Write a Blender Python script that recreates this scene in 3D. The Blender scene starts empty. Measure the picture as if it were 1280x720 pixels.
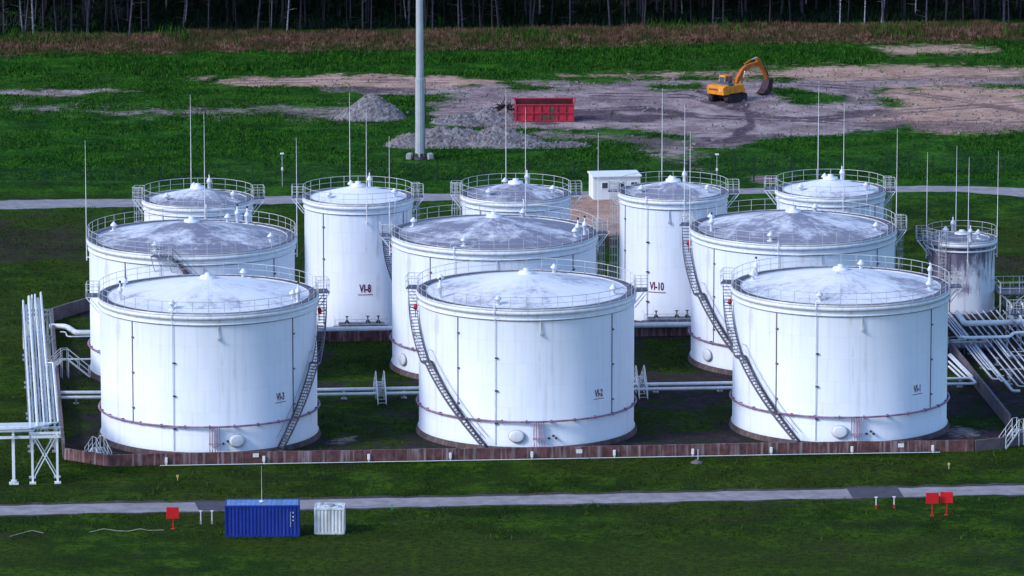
import bpy, math, random
import numpy as np
from mathutils import Vector, Matrix
random.seed(7); np.random.seed(7)
C = bpy.context.scene.collection
PI = math.pi
# ------------------------------------------------------------------ camera model
F, PITCH, CH = 7200.0, math.radians(10.55), 105.5
def G(px, py, z=0.0):
    """point at height z that the survey photo shows at (px,py)"""
    a = (px-640)/F; b = -(py-360)/F
    cp, sp = math.cos(PITCH), math.sin(PITCH)
    d = Vector((a, cp+b*sp, -sp+b*cp))
    t = (z-CH)/d.z
    return Vector((d.x*t, d.y*t, z))
def Pnp(x, y, z=0.0):
    cp, sp = math.cos(PITCH), math.sin(PITCH)
    dz = z-CH
    dep = y*cp - dz*sp; up = y*sp + dz*cp
    return 640+F*x/dep, 360-F*up/dep
def scale_at(p):
    cp, sp = math.cos(PITCH), math.sin(PITCH)
    return F/(p.y*cp-(p.z-CH)*sp)
TH = math.radians(5.4)
U = Vector((math.cos(TH), math.sin(TH), 0)); V = Vector((-math.sin(TH), math.cos(TH), 0))

# ------------------------------------------------------------------ materials
MATS = {}
def newmat(name):
    m = bpy.data.materials.new(name); m.use_nodes = True
    nt = m.node_tree; b = nt.nodes['Principled BSDF']
    MATS[name] = m
    return m, nt, b
def mat(name, col, rough=0.6, metal=0.0, var=0.12, sc=1.5, bump=0.0, streak=0.0, streak_col=None, spec=0.35):
    m, nt, b = newmat(name)
    N, L = nt.nodes, nt.links
    tc = N.new('ShaderNodeTexCoord')
    n = N.new('ShaderNodeTexNoise'); n.inputs['Scale'].default_value = sc; n.inputs['Detail'].default_value = 5
    L.new(tc.outputs['Object'], n.inputs['Vector'])
    r = N.new('ShaderNodeValToRGB')
    r.color_ramp.elements[0].position = .3; r.color_ramp.elements[1].position = .7
    r.color_ramp.elements[0].color = [c*(1-var) for c in col]+[1]
    r.color_ramp.elements[1].color = [min(1, c*(1+var)) for c in col]+[1]
    L.new(n.outputs['Fac'], r.inputs['Fac'])
    out = r.outputs['Color']
    if streak > 0:
        mp = N.new('ShaderNodeMapping'); mp.inputs['Scale'].default_value = (3.2, 3.2, .25)
        L.new(tc.outputs['Object'], mp.inputs['Vector'])
        s = N.new('ShaderNodeTexNoise'); s.inputs['Scale'].default_value = 1.0; s.inputs['Detail'].default_value = 6
        L.new(mp.outputs['Vector'], s.inputs['Vector'])
        rr = N.new('ShaderNodeValToRGB'); rr.color_ramp.elements[0].position = .5; rr.color_ramp.elements[1].position = .72
        rr.color_ramp.elements[0].color = (0,0,0,1); rr.color_ramp.elements[1].color = (streak,)*3+(1,)
        L.new(s.outputs['Fac'], rr.inputs['Fac'])
        mx = N.new('ShaderNodeMix'); mx.data_type = 'RGBA'
        L.new(rr.outputs['Color'], mx.inputs['Factor']); L.new(out, mx.inputs[6]); mx.inputs[7].default_value = list(streak_col or (.2,.2,.2))+[1]
        out = mx.outputs[2]
    L.new(out, b.inputs['Base Color'])
    b.inputs['Roughness'].default_value = rough; b.inputs['Metallic'].default_value = metal
    b.inputs['Specular IOR Level'].default_value = spec
    if bump:
        bp = N.new('ShaderNodeBump'); bp.inputs['Strength'].default_value = bump; bp.inputs['Distance'].default_value = .05
        L.new(n.outputs['Fac'], bp.inputs['Height']); L.new(bp.outputs['Normal'], b.inputs['Normal'])
    return m

def mth(nt, op, a, b=None, clamp=False):
    n = nt.nodes.new('ShaderNodeMath'); n.operation = op; n.use_clamp = clamp
    for i, v in enumerate((a, b)):
        if v is None: continue
        if isinstance(v, (int, float)): n.inputs[i].default_value = v
        else: nt.links.new(v, n.inputs[i])
    return n.outputs[0]
def ramp(nt, fac, stops):
    r = nt.nodes.new('ShaderNodeValToRGB'); e = r.color_ramp.elements
    while len(e) < len(stops): e.new(.5)
    for i, (p, c) in enumerate(stops):
        e[i].position = p; e[i].color = (list(c)+[1]) if len(c) == 3 else c
    nt.links.new(fac, r.inputs['Fac']); return r.outputs['Color']
def mixc(nt, f, a, b):
    n = nt.nodes.new('ShaderNodeMix'); n.data_type = 'RGBA'
    for s, v in ((n.inputs['Factor'], f), (n.inputs[6], a), (n.inputs[7], b)):
        if isinstance(v, (int, float)): s.default_value = v
        elif isinstance(v, (tuple, list)): s.default_value = list(v)+[1]
        else: nt.links.new(v, s)
    return n.outputs[2]
def noise(nt, vec, sc, det=5, rough=.55, stretch=None):
    if stretch:
        mp = nt.nodes.new('ShaderNodeMapping'); mp.inputs['Scale'].default_value = stretch
        nt.links.new(vec, mp.inputs['Vector']); vec = mp.outputs['Vector']
    n = nt.nodes.new('ShaderNodeTexNoise'); n.inputs['Scale'].default_value = sc
    n.inputs['Detail'].default_value = det; n.inputs['Roughness'].default_value = rough
    nt.links.new(vec, n.inputs['Vector']); return n.outputs['Fac']

def shell_mat(name, R, dirt=0.0, base=(.70,.735,.82)):
    m, nt, b = newmat(name); N, L = nt.nodes, nt.links
    tc = N.new('ShaderNodeTexCoord'); sx = N.new('ShaderNodeSeparateXYZ'); L.new(tc.outputs['Object'], sx.inputs[0])
    ang = mth(nt, 'MULTIPLY', mth(nt, 'ARCTAN2', sx.outputs[0], sx.outputs[1]), R)
    cb = N.new('ShaderNodeCombineXYZ'); L.new(ang, cb.inputs[0]); L.new(sx.outputs[2], cb.inputs[1])
    br = N.new('ShaderNodeTexBrick'); br.inputs['Scale'].default_value = 1
    br.inputs['Brick Width'].default_value = 1.25; br.inputs['Row Height'].default_value = 1.95
    br.inputs['Mortar Size'].default_value = .016; br.inputs['Mortar Smooth'].default_value = .3; br.offset = .5
    br.inputs['Color1'].default_value = [c*.945 for c in base]+[1]; br.inputs['Color2'].default_value = list(base)+[1]
    br.inputs['Mortar'].default_value = [c*.84 for c in base]+[1]
    L.new(cb.outputs[0], br.inputs['Vector'])
    big = noise(nt, tc.outputs['Object'], .12, 3)
    c = mixc(nt, ramp(nt, big, [(.35,(0,0,0)),(.7,(.5,.5,.5))]), br.outputs['Color'], tuple(x*.88 for x in base))
    st = noise(nt, tc.outputs['Object'], 1, 5, .6, (2.4,2.4,.12))
    f = ramp(nt, st, [(.52,(0,0,0)),(.8,(.30+dirt,)*3)])
    c = mixc(nt, f, c, (.33,.31,.32))
    rs_ = noise(nt, tc.outputs['Object'], 1, 4, .6, (1.1,1.1,.05)); rz_ = noise(nt, tc.outputs['Object'], .5, 4)
    rf = ramp(nt, mth(nt, 'ADD', rs_, mth(nt, 'MULTIPLY', rz_, .4)), [(.83,(0,0,0)),(.93,(.35,.35,.35))]); c = mixc(nt, rf, c, (.34,.24,.20))
    if dirt > .3:
        g = noise(nt, tc.outputs['Object'], .55, 6, .65)
        hz = mth(nt, 'ADD', mth(nt, 'MULTIPLY', sx.outputs[2], .06), g)
        hz = mth(nt, 'SUBTRACT', hz, mth(nt, 'MULTIPLY', sx.outputs[0], .05))
        c = mixc(nt, ramp(nt, hz, [(.62,(0,0,0)),(.84,(.9,.9,.9))]), c, (.11,.085,.14))
        ds = mth(nt, 'ADD', noise(nt, tc.outputs['Object'], 1, 6, .7, (3.0,3.0,.30)), mth(nt, 'MULTIPLY', sx.outputs[2], .035)); c = mixc(nt, ramp(nt, ds, [(.66,(0,0,0)),(.76,(.9,.9,.9))]), c, (.075,.065,.11))
    # splash dirt near foot
    low = ramp(nt, mth(nt, 'ADD', mth(nt, 'MULTIPLY', sx.outputs[2], .9), mth(nt, 'MULTIPLY', st, .8)), [(.55,(.55,.55,.55)),(1.2,(0,0,0))])
    c = mixc(nt, low, c, (.42,.38,.38))
    L.new(c, b.inputs['Base Color']); b.inputs['Roughness'].default_value = .5
    b.inputs['Specular IOR Level'].default_value = .3
    bp = N.new('ShaderNodeBump'); bp.inputs['Strength'].default_value = .25; bp.inputs['Distance'].default_value = .02
    L.new(br.outputs['Fac'], bp.inputs['Height']); bp.invert = True; L.new(bp.outputs['Normal'], b.inputs['Normal'])
    return m
def roof_mat(name, R, dirt, seed=0.0):
    m, nt, b = newmat(name); N, L = nt.nodes, nt.links
    tc = N.new('ShaderNodeTexCoord'); mp0 = N.new('ShaderNodeMapping'); mp0.inputs['Location'].default_value = (seed*7, seed*3, seed)
    sx = N.new('ShaderNodeSeparateXYZ'); L.new(tc.outputs['Object'], sx.inputs[0]); L.new(tc.outputs['Object'], mp0.inputs['Vector'])
    ang = mth(nt, 'ARCTAN2', sx.outputs[0], sx.outputs[1])
    rad = mth(nt, 'SQRT', mth(nt, 'ADD', mth(nt, 'POWER', sx.outputs[0], 2), mth(nt, 'POWER', sx.outputs[1], 2)))
    rn = mth(nt, 'DIVIDE', rad, R)
    cb = N.new('ShaderNodeCombineXYZ'); L.new(mth(nt, 'MULTIPLY', ang, 4.0), cb.inputs[0]); L.new(mth(nt, 'MULTIPLY', rad, .22), cb.inputs[1]); cb.inputs[2].default_value = seed
    st = noise(nt, cb.outputs[0], 1.3, 7, .68)
    cl = noise(nt, mp0.outputs['Vector'], .20, 5, .6)
    fi = noise(nt, mp0.outputs['Vector'], 1.5, 6, .75)
    # sector plates
    sec = mth(nt, 'FRACT', mth(nt, 'MULTIPLY', ang, 14/(2*PI)))
    seam = ramp(nt, sec, [(0,(1,1,1)),(.03,(0,0,0)),(.97,(0,0,0)),(1,(1,1,1))])
    tone = N.new('ShaderNodeTexWhiteNoise'); tone.noise_dimensions = '1D'
    L.new(mth(nt, 'FLOOR', mth(nt, 'MULTIPLY', ang, 14/(2*PI))), tone.inputs['W'])
    s = mth(nt, 'ADD', mth(nt, 'MULTIPLY', st, .42), mth(nt, 'MULTIPLY', cl, 1.0))
    s = mth(nt, 'ADD', s, mth(nt, 'MULTIPLY', fi, .62))
    s = mth(nt, 'ADD', s, mth(nt, 'MULTIPLY', rn, .12*dirt))
    s = mth(nt, 'ADD', s, mth(nt, 'MULTIPLY', tone.outputs['Value'], .10))
    k = 1.38-.33*dirt
    f = ramp(nt, mth(nt,'MULTIPLY',s,.5), [(k/2-.10,(.03*dirt,)*3),(k/2-.02,(.08+.20*dirt,)*3),(k/2+.02,(.30+.28*dirt,)*3),(k/2+.07,(.62+.28*dirt,)*3)])
    c = mixc(nt, f, (.72,.74,.82), (.12,.122,.19))
    c = mixc(nt, mth(nt, 'MULTIPLY', seam, .30), c, (.30,.31,.36))
    L.new(c, b.inputs['Base Color']); b.inputs['Roughness'].default_value = .62; b.inputs['Specular IOR Level'].default_value = .3
    return m

mat('white_paint', (.68,.70,.77), .5, 0, .07, 1.2, streak=.5, streak_col=(.45,.44,.46))
mat('pipe_white', (.70,.72,.76), .45, 0, .10, .8, streak=.35, streak_col=(.42,.42,.46))
mat('stair_steel', (.12,.12,.16), .55, .3, .3, 2)
mat('pipe_dull', (.46,.48,.56), .5, .1, .2, .8, streak=.5, streak_col=(.22,.22,.28))
mat('galv', (.33,.34,.38), .5, .35, .2, 2)
mat('rail_grey', (.50,.50,.52), .55, .15, .22, 1.3)
mat('grating', (.10,.10,.15), .7, .2, .35, 2.5)
mat('seam_dark', (.14,.10,.14), .7, 0, .3, 2)
mat('ring_purple', (.24,.13,.22), .55, 0, .5, .9, streak=.5, streak_col=(.45,.40,.50))
mat('riser_lilac', (.36,.24,.36), .55, 0, .4, 1.1)
mat('signal_red', (.52,.008,.014), .5, 0, .15, 2)
mat('dark_metal', (.045,.045,.055), .6, .3, .3, 2)
mat('letter_red', (.14,.012,.07), .6, 0, .05, 2)
mat('concrete_brown', (.11,.048,.052), .9, 0, .45, 1.6, .4, streak=.95, streak_col=(.30,.25,.27))
mat('concrete_grey', (.125,.10,.118), .9, 0, .3, .9, .4, streak=.5, streak_col=(.09,.07,.08))
mat('foundation', (.085,.06,.062), .95, 0, .45, 1.0, .5, streak=.6, streak_col=(.2,.16,.17))
mat('footing', (.25,.25,.28), .9, 0, .3, 1.4, .4)
mat('mast_steel', (.42,.45,.50), .42, .3, .10, .8)
mat('container_blue', (.006,.026,.24), .5, 0, .18, .9, streak=.35, streak_col=(.04,.07,.2))
mat('container_white', (.56,.58,.60), .6, 0, .15, 1, streak=.75, streak_col=(.25,.25,.27))
mat('container_roof_white', (.62,.64,.68), .6, 0, .2, 1.2)
mat('skip_red', (.40,.022,.045), .55, 0, .25, 1.1, streak=.6, streak_col=(.20,.02,.03))
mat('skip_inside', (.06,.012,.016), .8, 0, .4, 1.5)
mat('skip_patch', (.10,.07,.055), .8, 0, .4, 1.5)
mat('machine_orange', (.68,.24,.010), .5, 0, .2, 1.8, streak=.45, streak_col=(.35,.12,.02))
mat('machine_boom', (.46,.11,.008), .6, 0, .3, 1.8, streak=.6, streak_col=(.3,.08,.02))
mat('track_black', (.02,.018,.024), .85, .1, .4, 2)
mat('bucket_dark', (.045,.025,.035), .75, .3, .4, 2)
mat('chrome', (.75,.75,.75), .25, .6, .05, 2)
mat('cab_glass', (.05,.09,.13), .08, 0, .1, 2, spec=.8)
mat('window_glass', (.05,.06,.09), .12, 0, .1, 2, spec=.8)
mat('fence_green', (.012,.035,.022), .6, .1, .2, 2)
mat('shed_white', (.72,.74,.77), .55, 0, .05, 1, streak=.35, streak_col=(.45,.46,.5))
mat('post_white', (.7,.7,.72), .6, 0, .08, 2)
mat('rope_white', (.28,.30,.25), .8, 0, .3, 3)
mat('branch_brown', (.035,.018,.018), .9, 0, .4, 3)

# ------------------------------------------------------------------ mesh builder
class MB:
    def __init__(s): s.v = []; s.f = []; s.sm = []
    def add(s, vs, fs, smooth=False):
        o = len(s.v); s.v.extend([tuple(p) for p in vs]); s.f.extend([tuple(i+o for i in f) for f in fs]); s.sm.extend([smooth]*len(fs)); return s
    def box(s, c, size, rz=0, M=None, bev=0):
        x, y, z = [k/2 for k in size]; cz, sz = math.cos(rz), math.sin(rz)
        b = min(bev, x*.5, y*.5, z*.5)
        if b <= 0:
            pts = [(i*x, j*y, k*z) for k in (-1,1) for i, j in ((-1,-1),(1,-1),(1,1),(-1,1))]
            fs = [(3,2,1,0),(4,5,6,7),(0,1,5,4),(1,2,6,5),(2,3,7,6),(3,0,4,7)]
        else:
            pts = []
            for k, ins in ((-z, b), (-z+b, 0), (z-b, 0), (z, b)):
                X, Y = x-ins, y-ins; e = b if ins == 0 else b*.5
                pts += [(X-e,-Y,k),(X,-Y+e,k),(X,Y-e,k),(X-e,Y,k),(-X+e,Y,k),(-X,Y-e,k),(-X,-Y+e,k),(-X+e,-Y,k)]
            fs = [tuple(range(7,-1,-1)), tuple(range(24,32))]
            for l in range(3):
                for i in range(8): fs.append((l*8+i, l*8+(i+1)%8, l*8+8+(i+1)%8, l*8+8+i))
        out = []
        for p in pts:
            q = (p[0]*cz-p[1]*sz+c[0], p[0]*sz+p[1]*cz+c[1], p[2]+c[2])
            if M is not None: q = tuple(M @ Vector(q))
            out.append(q)
        return s.add(out, fs)
    def bar(s, a, b, w, h=None, up=(0,0,1)):
        a = Vector(a); b = Vector(b); h = h or w; d = (b-a)
        if d.length < 1e-6: return s
        d.normalize(); u = Vector(up)
        if abs(d.dot(u)) > .98: u = Vector((0,1,0))
        r = d.cross(u).normalized(); u = r.cross(d)
        pts = [p+r*(i*w/2)+u*(j*h/2) for p in (a, b) for i, j in ((-1,-1),(1,-1),(1,1),(-1,1))]
        return s.add(pts, [(3,2,1,0),(4,5,6,7),(0,1,5,4),(1,2,6,5),(2,3,7,6),(3,0,4,7)])
    def tube(s, pts, r, n=6, closed=False, caps=True, radii=None):
        pts = [Vector(p) for p in pts]; m = len(pts); rings = []
        prev = None
        for i, p in enumerate(pts):
            if closed: d = pts[(i+1) % m]-pts[i-1]
            else: d = pts[min(i+1, m-1)]-pts[max(i-1, 0)]
            if d.length < 1e-9: d = Vector((0,0,1))
            d.normalize(); u = Vector((0,0,1))
            if abs(d.z) > .95: u = Vector((0,1,0)) if prev is None else prev
            a = d.cross(u)
            if a.length < 1e-4: a = d.cross(Vector((1,0,0)))
            a.normalize(); b = a.cross(d).normalized(); prev = b
            k = 1.0
            if 0 < i < m-1 and not closed:
                d1 = (pts[i]-pts[i-1]).normalized(); d2 = (pts[i+1]-pts[i]).normalized()
                k = 1/max(.6, math.sqrt((1+d1.dot(d2))/2))
            rr = radii[i] if radii else r
            rings.append([p+a*(math.cos(2*PI*j/n)*rr*k)+b*(math.sin(2*PI*j/n)*rr) for j in range(n)])
        vs = [q for R_ in rings for q in R_]; fs = []
        for i in range(m if closed else m-1):
            for j in range(n):
                i2 = (i+1) % m
                fs.append((i*n+j, i*n+(j+1) % n, i2*n+(j+1) % n, i2*n+j))
        s.add(vs, fs, True)
        if not closed and caps:
            s.add(rings[0], [tuple(range(n))]); s.add(rings[-1], [tuple(range(n-1,-1,-1))])
        return s
    def lathe(s, prof, n=32, c=(0,0,0), a0=0, a1=2*PI, smooth=True):
        full = abs(a1-a0-2*PI) < 1e-6; m = n if full else n+1
        vs = []; fs = []
        for i in range(m):
            a = a0+(a1-a0)*i/n
            for r, z in prof: vs.append((c[0]+r*math.sin(a), c[1]-r*math.cos(a), c[2]+z))
        k = len(prof)
        for i in range(n):
            i2 = (i+1) % m
            for j in range(k-1): fs.append((i*k+j, i2*k+j, i2*k+j+1, i*k+j+1))
        return s.add(vs, fs, smooth)
    def prism(s, outline, y0, y1, M=None):
        """outline in (x,z), extruded along y"""
        n = len(outline); vs = [(x, y0, z) for x, z in outline]+[(x, y1, z) for x, z in outline]
        if M is not None: vs = [tuple(M @ Vector(v)) for v in vs]
        fs = [tuple(range(n)), tuple(range(2*n-1, n-1, -1))]+[(i, i+n, (i+1) % n+n, (i+1) % n) for i in range(n)]
        return s.add(vs, fs)
    def build(s, name, m, parent=None, mats=None):
        me = bpy.data.meshes.new(name); me.from_pydata(s.v, [], s.f); me.update()
        me.polygons.foreach_set('use_smooth', s.sm)
        me.materials.append(MATS[m] if isinstance(m, str) else m)
        o = bpy.data.objects.new(name, me); C.objects.link(o)
        if parent is not None: o.parent = parent
        return o
def tag(o, label=None, cat=None, group=None, kind=None):
    if label: o['label'] = label
    if cat: o['category'] = cat
    if group: o['group'] = group
    if kind: o['kind'] = kind
    return o
def thing(name, loc, rz=0, label=None, cat=None, group=None):
    o = bpy.data.objects.new(name, None); C.objects.link(o); o.location = loc; o.rotation_euler = (0,0,rz)
    o.empty_display_size = .3
    return tag(o, label, cat, group)
def copy_tree(o, parent=None):
    c = o.copy(); C.objects.link(c)
    if parent is not None: c.parent = parent
    for ch in list(o.children): copy_tree(ch, c)
    return c
def cyl(r, phi, z): return (r*math.sin(phi), -r*math.cos(phi), z)
D2R = math.radians

# ------------------------------------------------------------------ tanks
def railing(mb, R, z, n, h=1.1, a0=0, a1=2*PI, rr=.026):
    k = max(8, int(n*2*(a1-a0)/(2*PI)))
    full = abs(a1-a0-2*PI) < 1e-6
    for hh in (h, h*.52):
        pts = [cyl(R, a0+(a1-a0)*i/k, z+hh) for i in range(k+(0 if full else 1))]
        mb.tube(pts, rr if hh == h else rr*.75, 5, closed=full)
    m = n if full else n+1
    for i in range(m):
        a = a0+(a1-a0)*i/n
        mb.bar(cyl(R, a, z-.05), cyl(R, a, z+h), .045)
def spiral_stair(root, R, ztop, phi0, phi1, zbot=0.05, w=.72):
    r0 = R+.16; r1 = r0+w; sg = 1 if phi1 > phi0 else -1
    n = int((ztop-zbot)/.235)
    flat = int(n*.46); seq = []
    tot = n+3; da = (phi1-phi0)/tot; z = ztop; a = phi0
    for i in range(tot):
        a += da
        if not (flat <= i < flat+3): z -= (ztop-zbot)/n
        seq.append((a, z))
    tr = MB()
    for a, z in seq:
        c = cyl((r0+r1)/2, a, z)
        tr.box(c, (w, .22, .035), rz=a-PI/2)
    # landing on top
    tr.build('stair_tread', 'grating', root).name = 'stair_treads'
    sb = MB()
    for rr in (r0, r1):
        for (a, z), (a2, z2) in zip(seq[:-1], seq[1:]):
            sb.bar(cyl(rr, a, z-.03), cyl(rr, a2, z2-.03), .04, .2)
    for a, z in seq[4::9]:
        sb.bar(cyl(R, a, z-.65), cyl(r1, a, z-.12), .045); sb.bar(cyl(R, a, z-.12), cyl(r1, a, z-.12), .045)
    sb.build('stringer', 'stair_steel', root)
    hr = MB()
    for rr in (r1,):
        for hh in (1.0, .5):
            hr.tube([cyl(rr, a, z+hh) for a, z in seq], .024, 5)
        for a, z in seq[::4]: hr.bar(cyl(rr, a, z), cyl(rr, a, z+1.0), .035)
    hr.tube([cyl(r0, a, z+1.0) for a, z in seq[flat-1:]], .018, 5)
    hr.build('handrail', 'stair_steel', root)
def landing(root, R, z, phi, w=1.5, d=1.15, brace=True):
    M = Matrix.Translation(cyl(R+.08, phi, z)) @ Matrix.Rotation(phi-PI/2, 4, 'Z')   # local x = outward
    mb = MB(); mb.box((d/2, 0, 0), (d, w, .07), M=M)
    T = lambda x, y, zz: tuple(M @ Vector((x, y, zz)))
    pl = mb.build('landing', 'grating', root)
    rb = MB()
    for hh in (1.1, .58):
        rb.tube([T(0,-w/2,hh), T(d,-w/2,hh), T(d,w/2,hh), T(0,w/2,hh)], .026, 5)
    for x, y in ((.05,-w/2),(d/2,-w/2),(d,-w/2),(d,0),(d,w/2),(d/2,w/2),(.05,w/2)): rb.bar(T(x,y,0), T(x,y,1.1), .04)
    rb.build('guard_rail', 'rail_grey', pl)
    if brace:
        for y in (-w/2+.06, w/2-.06):
            bb = MB()
            bb.bar(T(d,y,-.08), T(-.05,y,-1.5), .07); bb.bar(T(d,y,-.08), T(0,y,-.08), .07)
            bb.build('bracket', 'white_paint', pl)
def caged_ladder(root, R, ztop, phi, zbot=2.3):
    M = Matrix.Translation(cyl(R+.2, phi, 0)) @ Matrix.Rotation(phi-PI/2, 4, 'Z')
    T = lambda x, y, zz: tuple(M @ Vector((x, y, zz)))
    mb = MB()
    for y in (-.26, .26): mb.bar(T(0,y,.3), T(0,y,ztop+1.1), .05)
    z = .5
    while z < ztop: mb.bar(T(0,-.26,z), T(0,.26,z), .03); z += .33
    o = mb.build('ladder', 'rail_grey', root)
    cg = MB(); z = zbot; arc = []
    hoops = []
    while z < ztop+1.15:
        pts = [T(.02+.72*math.sin(PI*t/8)+.0, -.34*math.cos(PI*t/8)*1.1, z) for t in range(9)]
        cg.tube(pts, .022, 4); z += .8
    for t in (1,2,4,6,7):
        x, y = .02+.72*math.sin(PI*t/8), -.34*math.cos(PI*t/8)*1.1
        cg.bar(T(x,y,zbot), T(x,y,ztop+1.1), .03)
    cg.build('safety_cage', 'rail_grey', o)
def wrap_text(txt, size, R, phi, z, mname, parent, name='tank_number', sx=.62):
    cu = bpy.data.curves.new(name, 'FONT'); cu.body = txt; cu.size = size; cu.align_x = 'CENTER'; cu.extrude = 0; cu.offset = size*.032
    o = bpy.data.objects.new(name, cu); C.objects.link(o)
    dg = bpy.context.evaluated_depsgraph_get(); me = bpy.data.meshes.new_from_object(o.evaluated_get(dg))
    bpy.data.objects.remove(o)
    vs = []
    for v in me.vertices:
        a = phi+v.co.x*sx/R; vs.append(cyl(R+.02, a, z+v.co.y))
    mb = MB(); mb.add(vs, [tuple(p.vertices) for p in me.polygons])
    # underline made of short worn marks
    w = size*sx*len(txt)*.27; x = -w
    while x < w:
        l = random.uniform(.05, .16)
        mb.add([cyl(R+.02, phi+xx/R, z-zz) for xx, zz in ((x, size*.28), (x+l, size*.28), (x+l, size*.20), (x, size*.20))], [(0,1,2,3)])
        x += l+.03
    return mb.build(name, mname, parent)
def roof_vent(root, r, phi, z, s=1.0):
    mb = MB(); p = cyl(r, phi, z)
    mb.lathe([(.16*s,-.1),(.16*s,.42*s),(.30*s,.44*s),(.34*s,.52*s),(.05*s,.86*s),(0,.88*s)], 12, p)
    mb.lathe([(0,.02),(.36*s,.02),(.36*s,-.05)], 12, p)
    return mb.build('roof_vent', 'white_paint', root)
def breather(root, r, phi, z, s=1.0):
    mb = MB(); p = cyl(r, phi, z)
    mb.lathe([(.20*s,-.1),(.20*s,.9*s),(.30*s,.95*s),(.30*s,1.15*s),(.18*s,1.4*s),(.07*s,1.5*s),(.07*s,1.9*s),(0,1.92*s)], 12, p)
    o = mb.build('breather_valve', 'white_paint', root)
    m2 = MB(); m2.lathe([(0,1.9*s),(.12*s,1.93*s),(.14*s,2.1*s),(0,2.2*s)], 8, p)
    m2.build('gauge', 'dark_metal', o)

def tank(name, cx, by, R, H, label, group, dirt, seed, num=None, num_phi=0, num_z=5, seams=(), pipe_phi=None,
         stair=None, landings=(), ladders=(), rods=(), ring_z=None, riser=None, manhole=None, base_z=.45, roof_h=1.72, shell='shell_big', vents=4,
         breath=(), apex=True, num_size=.88, rod_len=9.3):
    p = G(cx, by, base_z); rho = math.atan2(-p.x, p.y)
    root = thing(name, (p.x, p.y, 0), rho, label, 'storage tank', group)
    b = base_z; Ht = b+H
    n = 96 if R > 6 else 64
    fo = MB().lathe([(R-.5, b-.02),(R+.14, b-.02),(R+.20, b-.06),(R+.34, -.15)], n)
    fo.build('foundation', 'foundation', root)
    sh = MB().lathe([(R+.10, b),(R+.10, b+.06),(R, b+.09),(R, Ht-.05)], n)
    sh.build('shell', shell, root)
    g = MB()
    g.lathe([(R+.002, Ht-.85),(R+.13, Ht-.85),(R+.13, Ht-.74),(R+.002, Ht-.70)], n)
    g.lathe([(R+.002, Ht-.38),(R+.20, Ht-.38),(R+.22, Ht-.06),(R+.10, Ht-.03),(R-.02, Ht-.03)], n)
    g.build('wind_girder', 'white_paint', root)
    g2 = MB().lathe([(R+.02, Ht-.92),(R+.025, Ht-.87)], n); g2.build('girder_seam', 'seam_dark', root)
    ro = MB()
    Ri = R-.35
    prof = [(Ri, Ht-.02)]+[(Ri*(1-t), Ht-.02+roof_h*(t**.93)) for t in np.linspace(.1, .97, 8)]+[(.0, Ht+roof_h*.97)]
    ro.lathe(prof, n); 
    ro.build('roof', roof_mat(name+'_roof_paint_%d' % seed, R, dirt, seed*1.7), root)
    if apex:
        MB().lathe([(.75, Ht+roof_h*.86),(.70, Ht+roof_h+.05),(.28, Ht+roof_h+.10),(.28, Ht+roof_h+.3),(0, Ht+roof_h+.34)], 20).build('apex_cap', 'white_paint', root)
    ww = .6 if R > 6 else .5
    wk = MB().lathe([(R-ww, Ht-.02),(R-ww, Ht+.09),(R+.12, Ht+.10),(R+.12, Ht+.0)], n)
    wk.build('walkway', 'grating', root)
    ed = MB()
    ed.lathe([(R+.135, Ht+.0),(R+.135, Ht+.16),(R+.155, Ht+.16),(R+.155, Ht+.0)], n)
    ed.lathe([(R-ww-.02, Ht+.0),(R-ww-.02, Ht+.13),(R-ww-.05, Ht+.13),(R-ww-.05, Ht+.0)], n)
    ed.build('toe_board', 'rail_grey', root)
    rl = MB(); railing(rl, R+.10, Ht+.1, int(2*PI*R/1.35), 1.1); rl.build('railing', 'rail_grey', root)
    for sphi in seams:
        mb = MB(); dz = .04
        mb.box(cyl(R+.02, D2R(sphi), (b+(ring_z or .2)+Ht-.9)/2), (.05, .085, Ht-.9-b-(ring_z or .2)), rz=D2R(sphi)-PI/2)
        z = b+3.5
        while z < Ht-2: mb.box(cyl(R+.06, D2R(sphi+.5), z), (.10, .22, .14), rz=D2R(sphi)-PI/2); z += 3.1
        mb.build('cable_channel', 'seam_dark', root)
    if pipe_phi is not None:
        mb = MB(); a = D2R(pipe_phi)
        mb.tube([cyl(R-.3, a, Ht+.35), cyl(R+.3, a, Ht+.35), cyl(R+.3, a, Ht-.2), cyl(R+.12, a, Ht-.9), cyl(R+.08, a, b+.1)], .036, 8)
        o = mb.build('downpipe', 'pipe_white', root)
        m2 = MB(); z = b+2.0
        while z < Ht-1.5: m2.box(cyl(R+.08, a+.012, z), (.14, .26, .12), rz=a-PI/2); z += 2.9
        m2.build('pipe_clamp', 'dark_metal', o)
        m3 = MB().tube([cyl(R+.05, a+D2R(24), Ht-.8), cyl(R+.12, a+D2R(24), Ht-2.0)], .05, 6)
        m3.box(cyl(R+.12, a+D2R(24), Ht-2.05), (.2,.2,.2)); m3.build('foam_outlet', 'rail_grey', root)
    if ring_z:
        z = b+ring_z
        mb = MB(); k = 120
        mb.tube([cyl(R+.20, 2*PI*i/k, z) for i in range(k)], .085, 7, closed=True)
        for i in range(28):
            a = 2*PI*i/28; mb.box(cyl(R+.11, a, z), (.3, .12, .26), rz=a-PI/2)
        rp = mb.build('ring_pipe', 'ring_purple', root)
    if riser is not None:
        for q in (-.42, -.22, .0, .2, .40):
            a = D2R(riser)+q/R; m = MB()
            m.tube([cyl(R+.20, a, b+ring_z), cyl(R+.22, a, b+.75), cyl(R+.75, a, b+.25), cyl(R+.95, a, b-.35)], .042, 6)
            m.box(cyl(R+.22, a, b+.75), (.17,.17,.14), rz=a); m.build('riser_pipe', 'riser_lilac', root)
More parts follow.
